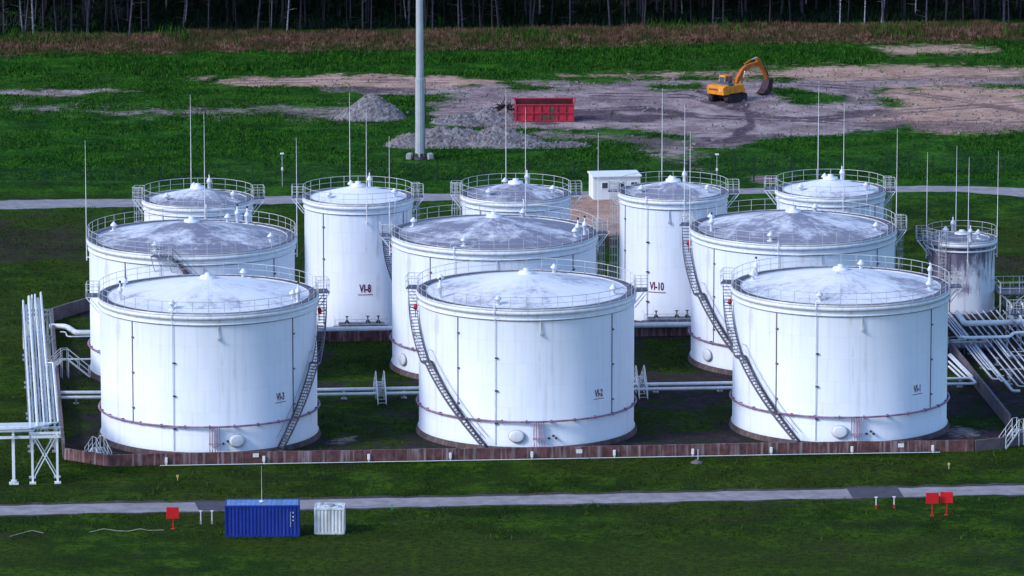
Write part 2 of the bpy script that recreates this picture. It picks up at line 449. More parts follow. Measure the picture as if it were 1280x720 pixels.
    if manhole is not None:
        a = D2R(manhole); M = Matrix.Translation(cyl(R, a, b+.95)) @ Matrix.Rotation(a, 4, 'Z') @ Matrix.Rotation(PI/2, 4, 'X') @ Matrix.Scale(1.25, 4, (1,0,0))
        m = MB(); m.lathe([(.42,-.05),(.42,.12),(.55,.12),(.55,.19),(.40,.24),(0,.25)], 28)
        m.v = [tuple(M @ Vector(v)) for v in m.v]
        o = m.build('manhole', 'white_paint', root)
        m = MB(); m.lathe([(.55,.07),(.58,.07),(.58,.15),(.55,.15)], 28); m.v = [tuple(M @ Vector(v)) for v in m.v]; m.build('flange', 'galv', o)
        da = D2R(manhole if riser is None else (riser+7 if riser > manhole else riser+6))
        m = MB()
        for xx, zz in ((-.25, .75), (.12, .95), (.38, .72)): m.box(cyl(R+.05, da+xx/R, b+zz), (.16,.16,.16), rz=da); 
        m.build('drain_valve', 'dark_metal', root)
    if stair:
        a0, a1 = stair
        spiral_stair(root, R, Ht+.1, D2R(a0), D2R(a1), b-.2)
        landing(root, R, Ht+.1, D2R(a0)-(.09 if a1 > a0 else -.09), 1.7, 1.05)
        m = MB(); ph = D2R(a0+(7 if a1 > a0 else -7))
        m.lathe([(0,-.28),(.15,-.2),(.2,0),(.15,.2),(0,.28)], 10, cyl(R+.28, ph, Ht-1.3)); m.bar(cyl(R+.28, ph, Ht-1.3), cyl(R+.28, ph, Ht-2.2), .07)
        m.build('hose_box', 'signal_red', root)
    for a in landings: landing(root, R, Ht+.05, D2R(a), 1.6, 1.1)
    for a in ladders:
        landing(root, R, Ht+.05, D2R(a), 1.3, 1.0); caged_ladder(root, R, Ht+.1, D2R(a)+1.1/R)
    for a in rods:
        ph = a-rho; m = MB(); r = R+.24
        m.tube([cyl(r, ph, Ht-1.9), cyl(r, ph, Ht+4), cyl(r, ph, Ht+rod_len)], .05, 6, radii=[.048,.030,.013])
        m.box(cyl(R+.12, ph, Ht-1.6), (.3,.12,.1), rz=ph-PI/2); m.box(cyl(R+.12, ph, Ht-.2), (.3,.12,.1), rz=ph-PI/2)
        m.build('lightning_rod', 'post_white', root)
    if num: wrap_text(num, num_size, R, D2R(num_phi), b+num_z, 'letter_red', root)
    for i in range(vents):
        a = D2R(62+ i*360/vents + seed*5 % 17)
        roof_vent(root, R-1.5, a, Ht+.2)
    for (a, r) in breath: breather(root, R*r, D2R(a), Ht+.2 if r > .7 else Ht+roof_h*(1-r), .8)
    return root, p, rho

shell_mat('shell_big', 9.49); shell_mat('shell_small', 5.2, .05); shell_mat('shell_dirty', 3.25, .5, (.56,.57,.62))
BR, BH = 9.49, 12.0
gf, gm, gs = 'large white tanks along the front of the depot', 'large white tanks of the middle row', 'narrow white tanks of the rear row'
uL, uR, uF, uB = TH-PI/2, TH+PI/2, TH, TH+PI     # grid directions as phi (before tank heading is taken off)
tank('storage_tank', 262, 537, BR, BH, 'large white fuel tank marked VI-3, its stair winding up the right side', gf, .45, 1, 'VI-3', 40.5, 2.9+1.2,
     seams=(-44, 50), pipe_phi=-19, stair=(92, 37), landings=(-93,), ring_z=2.25, riser=2.6, manhole=14.3, breath=((-70,.86),(62,.93)))
tank('storage_tank', 658, 530.5, BR, BH, 'large white fuel tank marked VI-2 in the middle of the front row', gf, .5, 2, 'VI-2', 41.6, 4.0,
     seams=(-38.8, 51.6), pipe_phi=-16.5, stair=(-93, -20), landings=(93,), ring_z=2.25, riser=6.4, manhole=-5, breath=((-62,.9),))
tank('storage_tank', 1049, 525, BR, BH, 'large white fuel tank marked VI-1 at the right end of the front row', gf, .6, 3, 'VI-1', 45.7, 4.0,
     seams=(-35.6, 56.7), pipe_phi=-12.5, stair=(-93, -20), landings=(95,), ring_z=2.25, riser=9, manhole=.5, breath=((-118,.9),(112,.9)))
tank('storage_tank', 241.5, 457, BR, BH, 'large white tank with grimy roof standing behind tank VI-3, stair on its front', gm, .98, 4,
     seams=(-40, 52), pipe_phi=-18, stair=(-11, 58), rods=(uL, uR), ring_z=2.25, manhole=40, breath=((140,.85),(150,.9)))
tank('storage_tank', 617.5, 450, BR, BH, 'large white tank with streaked dark roof directly behind tank VI-2', gm, 1.02, 5,
     seams=(-38, 50), pipe_phi=-22, stair=(-88, -150), ladders=(92,), rods=(uL, uR), ring_z=2.25, manhole=-62, breath=((80,.9),(72,.86)))
tank('storage_tank', 990, 443, BR, BH, 'large white tank with grey stained roof behind tank VI-1, stair winding down its left', gm, .92, 6,
     seams=(-50, 55), pipe_phi=-8, stair=(-92, -20), ladders=(93,), rods=(uL, uR), ring_z=2.25, manhole=-55, breath=((-70,.85),))
SR = 5.2
for i, (cx, by, nm, lab, d, lad, lan, st) in enumerate([
    (249, 401, None, 'narrow white tank at the far left end of the rear row, leftmost small tank', .95, (-100,), (95,), None),
    (448.5, 398, 'VI-8', 'narrow white tank marked VI-8 with a clean white cone roof', .3, (92,), (-92,), None),
    (644.5, 394, None, 'narrow white tank with dark roof between tanks VI-8 and VI-10', 1.05, (-96,), (93,), None),
    (840.5, 391, 'VI-10', 'narrow white tank marked VI-10 in front of the white shed', .9, (-95,), (92,), None),
    (1036.5, 388, None, 'narrow white tank at the right end of the rear row, behind the tank of VI-1', .5, (93,), (-95,), None)]):
    rods = (uF+.08, uB+.08)
    r_, p_, rho_ = tank('storage_tank', cx, by, SR, 11.9, lab, gs, d, 11+i, nm, {1:7,3:-17}.get(i,0), {1:3.55,3:3.2}.get(i,0), seams=(-40, 56) if i != 3 else (-62,), pipe_phi=(-28 if i == 3 else (40 if i in (1,4) else 8)),
        landings=lan, ladders=lad, rods=rods, shell='shell_small', roof_h=1.25, vents=3, breath=((165,.82),), num_size=1.05, rod_len=9.4)
tank('storage_tank', 1201, 385, 3.25, 6.9, 'small weathered tank with grimy streaked upper shell beside the pipe yard', None, 1.2, 21, seams=(-60,-20), landings=(-85,), ladders=(-50,),
     rods=(uL, uR, uF, uB), shell='shell_dirty', roof_h=.55, vents=2, breath=((-160,.8),(20,.75)), rod_len=8.6)

# ------------------------------------------------------------------ bund walls
def wall(name, pxs, h, th, m, label, zb=0, world=None):
    pts = world or [G(x, y) for x, y in pxs]
    root = thing(name, pts[0].copy(), 0, label, 'wall')
    o = pts[0]; mb = MB()
    for a, b in zip(pts[:-1], pts[1:]):
        a = a-o; b = b-o; d = (b-a); L = d.length; d.normalize(); n = Vector((-d.y, d.x, 0)); k = max(1, int(L/3.0))
        for i in range(k):
            s = a+d*(L*i/k+.012); e = a+d*(L*(i+1)/k-.012); off = n*random.uniform(-.008, .008)
            s = s+off; e = e+off; hh = h+random.uniform(-.02,.02)
            mb.add([s-n*th/2+Vector((0,0,-.2)), e-n*th/2+Vector((0,0,-.2)), e+n*th/2+Vector((0,0,-.2)), s+n*th/2+Vector((0,0,-.2)),
                    s-n*th/2+Vector((0,0,hh)), e-n*th/2+Vector((0,0,hh)), e+n*th/2+Vector((0,0,hh)), s+n*th/2+Vector((0,0,hh))],
                   [(3,2,1,0),(4,5,6,7),(0,1,5,4),(1,2,6,5),(2,3,7,6),(3,0,4,7)])
    mb.build('panel', m, root)
    return root, pts
FW = [(81,574),(138,583),(200,581),(640,573.5),(1000,567),(1217,564)]
fwroot, fwp = wall('bund_wall', FW, 1.0, .22, 'concrete_brown', 'long low reddish brown concrete wall in front of the three numbered tanks')
wall('bund_wall', [(1218.5,564),(1250,561),(1300,551)], 1.0, .22, 'concrete_grey', 'short grey end of the low wall by the stile at the right edge')
wall('bund_wall', [(80,573),(65,402),(112,387),(330,383)], 1.3, .22, 'concrete_grey', 'grey concrete wall left of the tanks, beside the tall pipe rack')
wall('bund_wall', [(1262,536),(1183,438),(1150,405)], 1.3, .22, 'concrete_grey', 'grey concrete wall running back right of the front tank beside the pipes')
wall('bund_wall', [(330,428.5),(1150,414)], 1.0, .22, 'concrete_brown', 'low brown concrete wall between the middle tanks and the rear tanks')
# white pipe along the foot of the front wall with boxes
r = thing('pipeline', (0,0,0), 0, 'thin white pipe along the foot of the brown front wall, with small white boxes', 'pipe')
mb = MB(); mb.tube([G(x, y+2.6, .18) for x, y in ((200,579.3),(640,571.8),(1000,565.2),(1175,562.6))], .032, 6); mb.build('pipe', 'pipe_white', r)
for x, y in ((208,577),(330,575),(461,572.5),(563,571),(665,569.5),(768,567.5),(866,566),(964,564),(1065,563),(1166,561.5)):
    p = G(x, y+4.5); b = MB(); b.box((p.x, p.y, .42), (.24,.2,.5), bev=.03); b.box((p.x, p.y, .12), (.12,.12,.24)); b.build('junction_box', 'post_white', r)
for x, y in ((320,570),(724,565),(1126,557.5)):
    p = G(x, y+9); b = MB(); b.box((p.x, p.y-.14, .72), (.52,.04,.34), rz=TH, bev=.01)
    s = b.build('information_plate', 'post_white', None)
    tag(s, {320:'white plate on the brown wall below tank VI-3',724:'white plate on the brown wall below tank VI-2',1126:'white plate on the brown wall below tank VI-1'}[x], 'sign', 'white plates on the front wall')

# ------------------------------------------------------------------ pipes
def pipe_px(mb, pts, r, n=8):
    """pts: (px,py,z) list"""
    P = [G(x, y, z) for x, y, z in pts]
    # rounded bends
    Q = [P[0]]
    for a, b, c in zip(P[:-2], P[1:-1], P[2:]):
        l1 = min(.5, (b-a).length*.4); l2 = min(.5, (c-b).length*.4)
        s = b+(a-b).normalized()*l1; e = b+(c-b).normalized()*l2
        Q += [s, s*.25+b*.5+e*.25, e]
    Q.append(P[-1]); mb.tube(Q, r, n)
def run(label, pipes, supports=(), group=None, name='pipeline', pm_='pipe_white'):
    root = thing(name, (0,0,0), 0, label, 'pipe', group)
    for pts, rad in pipes:
        m = MB(); pipe_px(m, pts, rad); m.build('pipe', pm_, root)
    for (x, y, z) in supports:
        p = G(x, y, z); m = MB(); m.box((p.x, p.y, (z-.2)/2), (.16,.16,z-.2)); m.box((p.x, p.y, z-.16), (.25,.9,.1), rz=TH); m.box((p.x, p.y, .03), (.5,.5,.12), rz=TH)
        m.build('pipe_support', 'galv', root)
    return root
run('pair of white pipes behind tanks VI-3, VI-2 and VI-1', [([(72,491,.9),(300,489,.9),(1080,476,.9)], .17), ([(72,497,.7),(300,494.8,.7),(1080,482,.7)], .15), ([(1080,476,.9),(1217,472.5,.9),(1188,443,.9)], .12), ([(1080,481,.9),(1221,479.5,.9),(1186,444,.9)], .12),
    ([(1186,452,.9),(1208,472.7,.9)], .10), ([(1186,458,.9),(1202,472.9,.9)], .10)],
    [(430,488,.8),(505,487,.8),(820,480,.8),(900,478.5,.8),(1200,473,.8),(95,494,.8)])
run('thick white pipe in front of the narrow rear tanks', [([(62,408,1.1),(83,408,1.1),(95,416,1.1),(330,413,1.1),(1150,402,1.1)], .27), ([(75,415,.9),(82,415,.9),(84,421,.9),(130,420,.9)], .07)],
    [(410,411,1.0),(480,410,1.0),(812,406.5,1.0),(850,406,1.0)])
run('thin reddish pipe at the left between the rack and the tanks', [([(74,449,.8),(115,449,.8),(115,427,.8)], .09)])
# pipe yard at right
yard = []
for ex, ey, r_ in ((1236,462,.085),(1241,474,.10),(1246,470,.06),(1252,477,.07),(1266,489,.14),(1273,483,.07),(1279,480,.08),(1285,478,.06),(1292,476,.10),(1299,474,.07),
                   (1303,467,.06),(1303,458,.08),(1303,448,.05),(1303,441,.08),(1303,430,.06),(1303,424,.06)):
    yard.append(([(ex-(ey-388)*.82, 388, .8), (ex, ey, .8), (ex+9, ey-.3, .8)], r_))
run('bundle of long white pipes running past the small weathered tank to the right edge', yard, [(1212,432,.8),(1228,450,.8),(1246,446,.8),(1262,470,.8)], pm_='pipe_dull')
run('thick white pipe crossing over the pipe bundle to the right edge', [([(1196,391,1.5),(1206,404.5,1.9),(1300,402,1.9)], .28), ([(1200,421,1.7),(1207,422,1.7),(1262,421,1.7),(1267,416,1.7),(1300,415,1.7)], .15)],
    [(1258,403,1.8),(1272,403,1.8),(1259,421.5,1.6),(1276,416,1.6)])

run('short cross pipes with valves low down at the right edge', [([(1253,440,.5),(1300,439,.5)], .07), ([(1257,445,.5),(1300,444,.5)], .06), ([(1250,462,.5),(1300,461,.5)], .07), ([(1245,425,1.4),(1262,446,1.4),(1262,446,.4)], .08),
    ([(1262,395,2.4),(1268,402,2.4),(1268,402,.3)], .14), ([(1274,398,2.0),(1282,410,2.0),(1282,410,.3)], .12)], [(1262,441,.5),(1275,441,.5),(1262,462,.5)], pm_='pipe_dull')
# pipe rack at left
rack = thing('pipe_rack', (0,0,0), 0, 'tall rack of parallel white pipes on trestles at the left edge', 'pipe rack')
ZR = 4.6
def gp(u, v, z, o=G(57, 536, ZR)):
    q = o+U*u+V*v; q.z = z; return q
L = 62
xs = [(-1.25,.085),(-.98,.075),(-.68,.125),(-.38,.085),(-.1,.085),(.18,.12),(.46,.09),(.78,.085),(1.08,.085)]
for i, (u, r_) in enumerate(xs):
    m = MB(); near = -.2+.28*i-.9; z = ZR+(.0 if i % 2 else .25)
    far = L-(4 if i < 2 else 0)-(i % 3)
    if i in (7,8): far = L*.44
    kx = far*.45
    pts = [gp(-8.5, near, z), gp(u-.2, near, z), gp(u, near+.25, z), gp(u, far-.4, z), gp(u, far, z-.3), gp(u, far, .0)]
    if i in (3, 7): pts = [gp(u, near+.25, z)]+pts[3:]
    if i in (7,8): pts = pts[:-3]+[gp(u, far, z), gp(u-.62, far, z), gp(u-.62, L-2, z), gp(u-.62, L-1.7, 0)]
    m.tube(pts, r_, 8); m.build('pipe', 'pipe_white', rack)
for v in (-.6, 12, 26, 40, 53):
    m = MB()
    for u in (-1.15, .95):
        for dv in (-.0, 2.2):
            m.bar(gp(u, v+dv, 0), gp(u, v+dv, ZR-.2), .17)
            m.box(gp(u, v+dv, .06), (.55,.55,.14), rz=TH)
    for dv in (0, 2.2):
        m.bar(gp(-1.4, v+dv, ZR-.25), gp(1.25, v+dv, ZR-.25), .14, .2)
        m.bar(gp(-1.15, v+dv, .3), gp(.95, v+dv, ZR-.4), .09); m.bar(gp(.95, v+dv, .3), gp(-1.15, v+dv, ZR-.4), .09)
    if v < 50:
      for u in (-1.15, .95): m.bar(gp(u, v, .3), gp(u, v+2.2, ZR-.4), .08); m.bar(gp(u, v+2.2, .3), gp(u, v, ZR-.4), .08)
    m.build('trestle', 'pipe_white' if v < 0 else 'galv', rack)
m = MB()
for u in (-1.35, 1.2): m.bar(gp(u, -1, ZR-.45), gp(u, L-6, ZR-.45), .12, .24)
m.build('beam', 'galv', rack)
for u in (-2.75, -8.6):
    m = MB()
    m.bar(gp(u, -.6, 0), gp(u, -.6, ZR-.3), .24); m.box(gp(u, -.6, .07), (.8,.6,.16), rz=TH); m.box(gp(u, -.6, .3), (.5,.4,.1), rz=TH); m.bar(gp(u, -1.5, ZR-.25), gp(u, 1.9, ZR-.25), .16, .2)
    m.build('post', 'pipe_white', rack)
m = MB(); m.bar(gp(-8.6, -.9, ZR-.5), gp(1.3, -.9, ZR-.5), .12, .22); m.build('beam', 'pipe_white', rack)
# stair on the inner side of the rack
def stile(root_name, base, rz, label, length=1.9, h=1.5, w=.7, legs=True, cat='steps'):
    """access steps over the wall: two flights and top platform; x = travel"""
    root = thing(root_name, base, rz, label, cat)
    st = MB(); n = 6
    for sgn in (-1, 1):
        for i in range(n):
            t = (i+.5)/n; st.box((sgn*(.3+length*(1-t)), 0, h*t), (.24, w, .04))
    st.box((0,0,h), (.65,w,.05)); st.build('tread', 'galv', root).name = 'treads'
    for y in (-w/2, w/2):
        fr = MB()
        for sgn in (-1, 1):
            fr.bar((sgn*(.3+length),y,0), (sgn*.3,y,h), .05, .14)
            fr.tube([(sgn*(.3+length),y,.95), (sgn*.3,y,h+1)], .025, 5); fr.tube([(sgn*(.3+length),y,.5), (sgn*.3,y,h+.5)], .02, 5)
            for t in (0, .5, 1): fr.bar((sgn*(.3+length*(1-t)),y,h*t), (sgn*(.3+length*(1-t)),y,h*t+1), .045)
        fr.tube([(-.3,y,h+1),(.3,y,h+1)], .025, 5)
        if legs:
            for sgn in (-1,1): fr.bar((sgn*.3,y,0),(sgn*.3,y,h),.06)
        fr.build('handrail', 'pipe_white', root)
    return root
stile('access_steps', G(123,576), TH+PI/2+.55, 'white metal stile over the wall at its left front corner', 1.2, 1.15, .8)
stile('access_steps', G(1272,556), TH+PI/2-.9, 'white metal stile over the wall at the right edge', 1.7, 1.35, .8)
stile('access_steps', G(475,498), TH+PI/2, 'white metal stile over the two pipes between tanks VI-3 and VI-2', 2.6, 1.5, .75)
stile('access_steps', G(800,491), TH+PI/2, 'white metal stile over the two pipes just right of tank VI-2', 2.6, 1.5, .75)
stile('access_steps', G(81,472), TH+.15, 'white steps between the left wall and the tall pipe rack', 2.0, 1.7, .8)
# steel platform frame behind the right pipe yard
def frame_platform(base, label, nx=3, w=5.5, d=3, h=2.3):
    root = thing('steel_platform', base, TH, label, 'platform')
    m = MB()
    for i in range(nx):
        for y in (0, d): m.bar((i*w/(nx-1), y, 0), (i*w/(nx-1), y, h+1.1), .12)
    for y in (0, d):
        for i in range(nx-1):
            a = i*w/(nx-1); b_ = (i+1)*w/(nx-1); m.bar((a,y,.1),(b_,y,h),.06); m.bar((b_,y,.1),(a,y,h),.06)
    m.build('frame', 'rail_grey', root)
    m = MB(); m.box((w/2, d/2, h), (w+.2, d+.2, .1)); m.build('deck', 'grating', root)
    m = MB()
    for y in (0, d):
        for hh in (.55, 1.1): m.bar((0,y,h+hh),(w,y,h+hh),.05)
        for i in range(9): m.bar((i*w/8,y,h),(i*w/8,y,h+1.1),.035)
    for x in (0,w):
        for hh in (.55,1.1): m.bar((x,0,h+hh),(x,d,h+hh),.05)
    m.build('railing', 'rail_grey', root)
    m = MB()
    for x in (1, 2.2, 3.4, 4.4):
        m.tube([(x,-.6,.3),(x,-.6,1.2),(x,.4,1.5),(x,d-.5,1.5),(x,d,.6)], .1, 7)
    m.build('pipe', 'pipe_white', root)
frame_platform(G(1262,412), 'smaller steel platform over the pipes at the right edge, nearer than the railed one', 2, 2.6, 1.6, 1.5)
frame_platform(G(1250,398), 'grey steel platform with railings right of the small weathered tank', 4, 7.5, 3.5, 2.4)
# valve manifolds
def manifold(px, py, label):
    b0 = G(px, py); b0.z = .75
    root = thing('valve_manifold', b0, TH, label, 'pipework', 'valve manifolds at the tank feet')
    m = MB(); m.box((0,0,-.04), (5.3,2.3,.08))
    for x in (-2.5,0,2.5):
        for y in (-1.05,1.05): m.box((x,y,-.4),(.12,.12,.75))
    m.build('stand', 'grating', root)
    m = MB()
    for y, z in ((0,.45),(-.5,.35)): m.tube([(-2.2,y,z),(2.2,y,z)], .12, 8)
    for x in (-1.4, .6): m.tube([(x,.8,.5),(x,0,.5),(x,-.5,.4),(x,-1.3,.4)], .1, 8)
    m.build('pipe', 'galv', root)
    for x in (-1.4, .6, 1.6):
        v = MB(); v.lathe([(.16,0),(.16,.2),(.06,.28),(.06,.55),(.18,.6),(.18,.64),(0,.66)], 10, (x,-.1,.5)); v.box((x,-.1,.5), (.4,.3,.3), bev=.04); v.build('valve', 'dark_metal', root)
    g = MB()
    for hh in (1.0,.55): g.tube([(-2.6,1.1,hh),(-2.6,-1.1,hh),(2.6,-1.1,hh),(2.6,1.1,hh)], .022, 5)
    for x in np.linspace(-2.6,2.6,6): g.bar((x,-1.1,0),(x,-1.1,1.0),.035)
    g.build('railing', 'rail_grey', root)
manifold(452, 419, 'low manifold with dark valves and thin rails at the foot of tank VI-8')
manifold(838, 412, 'low manifold with dark valves and thin rails at the foot of tank VI-10')
manifold(1203, 441, 'low manifold with dark valves right of tank VI-1, where the long pipes begin')

# ------------------------------------------------------------------ foreground
def container(name, p, rz, Lx, Wy, H, m, mroof, label, cat, marks=None, nr=None, roofbox=False):
    root = thing(name, p, rz, label, cat)
    b = MB(); pr = .28 if nr is None else Lx/nr
    def corr(x0, x1, y, sgn, horiz=True):
        k = int((x1-x0)/pr); pts = []
        for i in range(k):
            a = x0+(x1-x0)*i/k; w = (x1-x0)/k
            pts += [(a, 0), (a+w*.30, 0), (a+w*.5, -.05), (a+w*.80, -.05)]
        pts.append((x1, 0)); vs = []; fs = []
        for i, (a, dd) in enumerate(pts):
            yy = y+sgn*dd
            for z in (.16, H-.1): vs.append((a, yy, z) if horiz else (yy, a, z))
        for i in range(len(pts)-1): fs.append((2*i, 2*i+2, 2*i+3, 2*i+1))
        b.add(vs, fs)
    corr(-Lx/2+.1, Lx/2-.1, -Wy/2+.02, -1); corr(-Lx/2+.1, Lx/2-.1, Wy/2-.02, 1)
    corr(-Wy/2+.1, Wy/2-.1, -Lx/2+.02, -1, False); corr(-Wy/2+.1, Wy/2-.1, Lx/2-.02, 1, False)
    b.build('side_panel', m, root)
    f = MB()
    for x in (-1,1):
        for y in (-1,1): f.box((x*(Lx/2-.06), y*(Wy/2-.06), H/2), (.14,.14,H), bev=.02)
    for y in (-1,1):
        for z in (.08, H-.06): f.box((0,y*(Wy/2-.05),z), (Lx-.2,.12,.14 if z > 1 else .16))
    for x in (-1,1):
        for z in (.08, H-.06): f.box((x*(Lx/2-.05),0,z), (.12,Wy-.2,.14 if z > 1 else .16))
    f.build('frame', m, root)
    t = MB(); k = int(Lx/.42)
    t.box((0,0,H-.045), (Lx-.25,Wy-.25,.05))
    for i in range(k): t.box((-Lx/2+.35+i*(Lx-.7)/(k-1),0,H-.01), (.16,Wy-.4,.03))
    t.build('roof', mroof, root)
    if marks:
        k = MB()
        for x, z, w, h in marks: k.box((x, -Wy/2-.012, z), (w,.012,h))
        k.build('marking', 'post_white', root)
    return root
pc = G(327.5, 671); sc = scale_at(pc)
pc.y += 1.22
mk = [(2.28, 2.0-.115*i, .045, .06) for i in range(11)]+[(2.5, 2.0, .07, .12), (2.5, 1.65, .09, .10), (2.5,1.35,.09,.10)]
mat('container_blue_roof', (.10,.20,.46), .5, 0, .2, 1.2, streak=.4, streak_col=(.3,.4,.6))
cb_ = container('shipping_container', pc, .0+D2R(1.5), 6.06, 2.44, 2.59, 'container_blue', 'container_blue_roof', 'blue corrugated shipping container standing on grass beside the near path', 'container', mk)
a_ = MB(); a_.tube([(-.05,.2,2.6),(-.05,.2,5.6)], .02, 5, radii=[.03,.012]); a_.lathe([(.22,2.6),(.22,2.66),(.06,2.75),(0,2.75)], 10, (-.05,.2,0)); a_.build('antenna', 'rail_grey', cb_)
pw = G(412, 668); pw.y += 1.1
cw = container('small_container', pw, D2R(-1), 2.45, 2.2, 2.15, 'container_white', 'container_roof_white', 'small white corrugated container standing on grass right of the blue one', 'container', None, 9)
m = MB(); m.lathe([(.42,2.16),(.42,2.26),(.3,2.28),(0,2.28)], 14); m.build('roof_hatch', 'galv', cw)
m = MB(); m.box((-.6,.4,2.22),(.3,.25,.15)); m.box((.8,-.5,2.2),(.25,.3,.12)); m.build('vent', 'galv', cw)

def red_sign(px, py, w, h, label, group, post=1.55, rz=0):
    root = thing('warning_sign', G(px, py), rz, label, 'sign', group)
    b = MB(); b.box((0,-.03,post+h/2-.15), (w,.05,h), bev=.015); b.build('board', 'signal_red', root)
    f = MB()
    for z in (post, post+h-.3): f.box((0,.015,z), (w*.94,.035,.06))
    f.build('back_rail', 'signal_red', root)
    p = MB(); p.box((0,.05,post*.5+.3), (.09,.07,post+.6)); p.box((0,.05,.03), (.3,.3,.06)); p.build('post', 'signal_red', root)
gsg = 'red sign boards near the path'
red_sign(216, 661.5, 1.02, .95, 'red square sign on a post left of the blue container', None, 1.05)
red_sign(1165, 645, 1.05, .92, 'left one of the two red signs standing together by the path', gsg, 1.2, .0)
red_sign(1183, 644, 1.05, .92, 'right one of the two red signs standing together by the path', gsg, 1.2, -.15)
def marker(px, py, label, group, red=True, h=.95):
    root = thing('marker_post', G(px, py), 0, label, 'post', group)
    p = MB(); p.box((0,0,h*.5+.15), (.085,.085,h-.2), bev=.01); p.box((0,0,h+.0), (.24,.10,.10), bev=.01); p.build('shaft', 'post_white', root)
    p = MB(); p.box((0,0,.15), (.15,.15,.3)); p.build('base', 'signal_red' if red else 'galv', root)
gmk = 'short posts beside the dark path patches'
marker(1095, 635.5, 'left white post with red foot below the dark patch on the right of the path', gmk)
marker(1117.5, 635, 'right white post with red foot below the dark patch on the right of the path', gmk)
marker(251, 655, 'pale post between the red sign and the blue container, left of its pair', gmk, False, 1.1)
marker(265, 655, 'pale post standing closest to the left end of the blue container', gmk, False, 1.1)
for pts, lb in (([(12,670.5,.02),(25,667,.05),(40,663,.3),(55,666.5,.05)], 'short pale hose lying in the grass at the left edge'), ([(112,665,.05),(130,661,.25),(145,663.5,.02),(160,664,.02),(175,661,.2),(185,663,.02),(205,662.5,.02)], 'longer pale hose lying in the grass left of the red sign')):
    m = MB(); m.tube([G(x,y,z) for x,y,z in pts], .035, 5); tag(m.build('hose', 'rope_white'), lb, 'hose', 'pale hoses in the grass')
# small hydrant fitting with pole in front of the wall
hy = thing('hydrant_cover', G(871,578.5), 0, 'small pale hydrant cover with a thin stake in the grass below the wall', 'hydrant')
m = MB(); m.lathe([(.55,0),(.5,.1),(.25,.16),(.12,.3),(0,.32)], 14); m.build('lid', 'concrete_grey', hy)
m = MB(); m.tube([(.1,0,0),(.1,0,1.2)], .03, 5); m.build('stake', 'post_white', hy)
for x, y, lb in ((222,601,'small yellow marker in the grass left of the blue container antenna'),(1186,586,'small pale marker in the grass below the right end of the wall'),(490,638,'small green marker at the near edge of the path')):
    m = MB(); p = G(x,y); m.box((p.x,p.y,.2),(.07,.07,.4)); m.box((p.x,p.y-.02,.42),(.2,.05,.2), bev=.02)
    tag(m.build('ground_marker', mat('marker_%d' % x, {222:(.5,.35,.12),1186:(.5,.42,.25),490:(.08,.3,.15)}[x], .6)), lb, 'marker', 'small markers in the lawn')

# ------------------------------------------------------------------ background objects
# tall mast
pm = G(525, 199)
mst = thing('light_mast', pm, 0, 'tall pale steel mast rising out of frame behind the rear tanks', 'mast')
m = MB(); m.lathe([(.58,.2),(.53,3.5),(.52,9.0)], 12, smooth=False); m.lathe([(.55,8.9),(.55,9.25),(.44,9.3),(.40,20),(.38,20),(.26,34),(0,34.1)], 12, smooth=False); m.build('shaft', 'mast_steel', mst)
m = MB(); m.lathe([(.85,0),(.85,.3),(.6,.32)], 12)
for a in range(6): m.box((.72*math.cos(a),.72*math.sin(a),.45),(.1,.35,.6), rz=a)
m.build('base_flange', 'dark_metal', mst)
for sx_ in (-1, 1):
    m = MB(); m.box((sx_*1.15,-.2,.35),(.7,.8,.8), rz=.3*sx_, bev=.12); m.build('footing_block', 'footing', mst)
m = MB(); m.tube([(.5,-.3,.3),(.62,-.2,5),(.6,-.1,33)], .035, 5); m.build('cable', 'dark_metal', mst)
m = MB(); m.lathe([(.9,0),(1.1,.15),(1.1,.4),(.9,.4)], 14, (0,0,32.5))
for a in range(6): m.box((1.25*math.cos(a*PI/3),1.25*math.sin(a*PI/3),32.7),(.35,.5,.35), rz=a*PI/3)
m.build('lamp_head', 'galv', mst)
def lamp(px, py, label, h=3.6):
    root = thing('lamp_post', G(px, py), 0, label, 'lamp post', 'small lamp posts along the rear fence')
    m = MB(); m.tube([(0,0,0),(0,0,h)], .05, 6); m.build('post', 'galv', root)
    m = MB(); m.box((0,-.1,h+.08),(.42,.4,.16), bev=.04); m.build('lamp', 'post_white', root)
    m = MB(); m.box((0,-.08,h*.55),(.22,.14,.34), bev=.03); m.build('control_box', 'post_white', root)
lamp(353, 233, 'small grey lamp post left of tank VI-8, behind the rear path')
lamp(896, 234, 'small grey lamp post behind tank VI-10 beside the green gate')
# shed
ps = G(771, 249)
shd = thing('shed', ps, TH*.9+D2R(3), 'white flat roofed shed with two windows behind tank VI-10', 'shed')
w, d, h = 5.2, 3.2, 2.45
m = MB(); m.box((0,d/2,h/2),(w,d,h)); m.build('wall', 'shed_white', shd)
m = MB(); m.box((0,d/2,h+.09),(w+.3,d+.4,.18), bev=.04); m.build('roof', 'shed_white', shd)
for x in (-1.3,.5,1.9):
    m = MB(); m.box((x,-.015,1.55),(.8,.05,.75)); fr_ = m.build('window', 'shed_white', shd)
    m = MB(); m.box((x,-.045,1.55),(.66,.02,.6)); m.build('pane', 'window_glass', fr_)
m = MB(); m.box((-.4,-.02,1.0),(.85,.05,1.95)); m.build('door', 'container_white', shd)
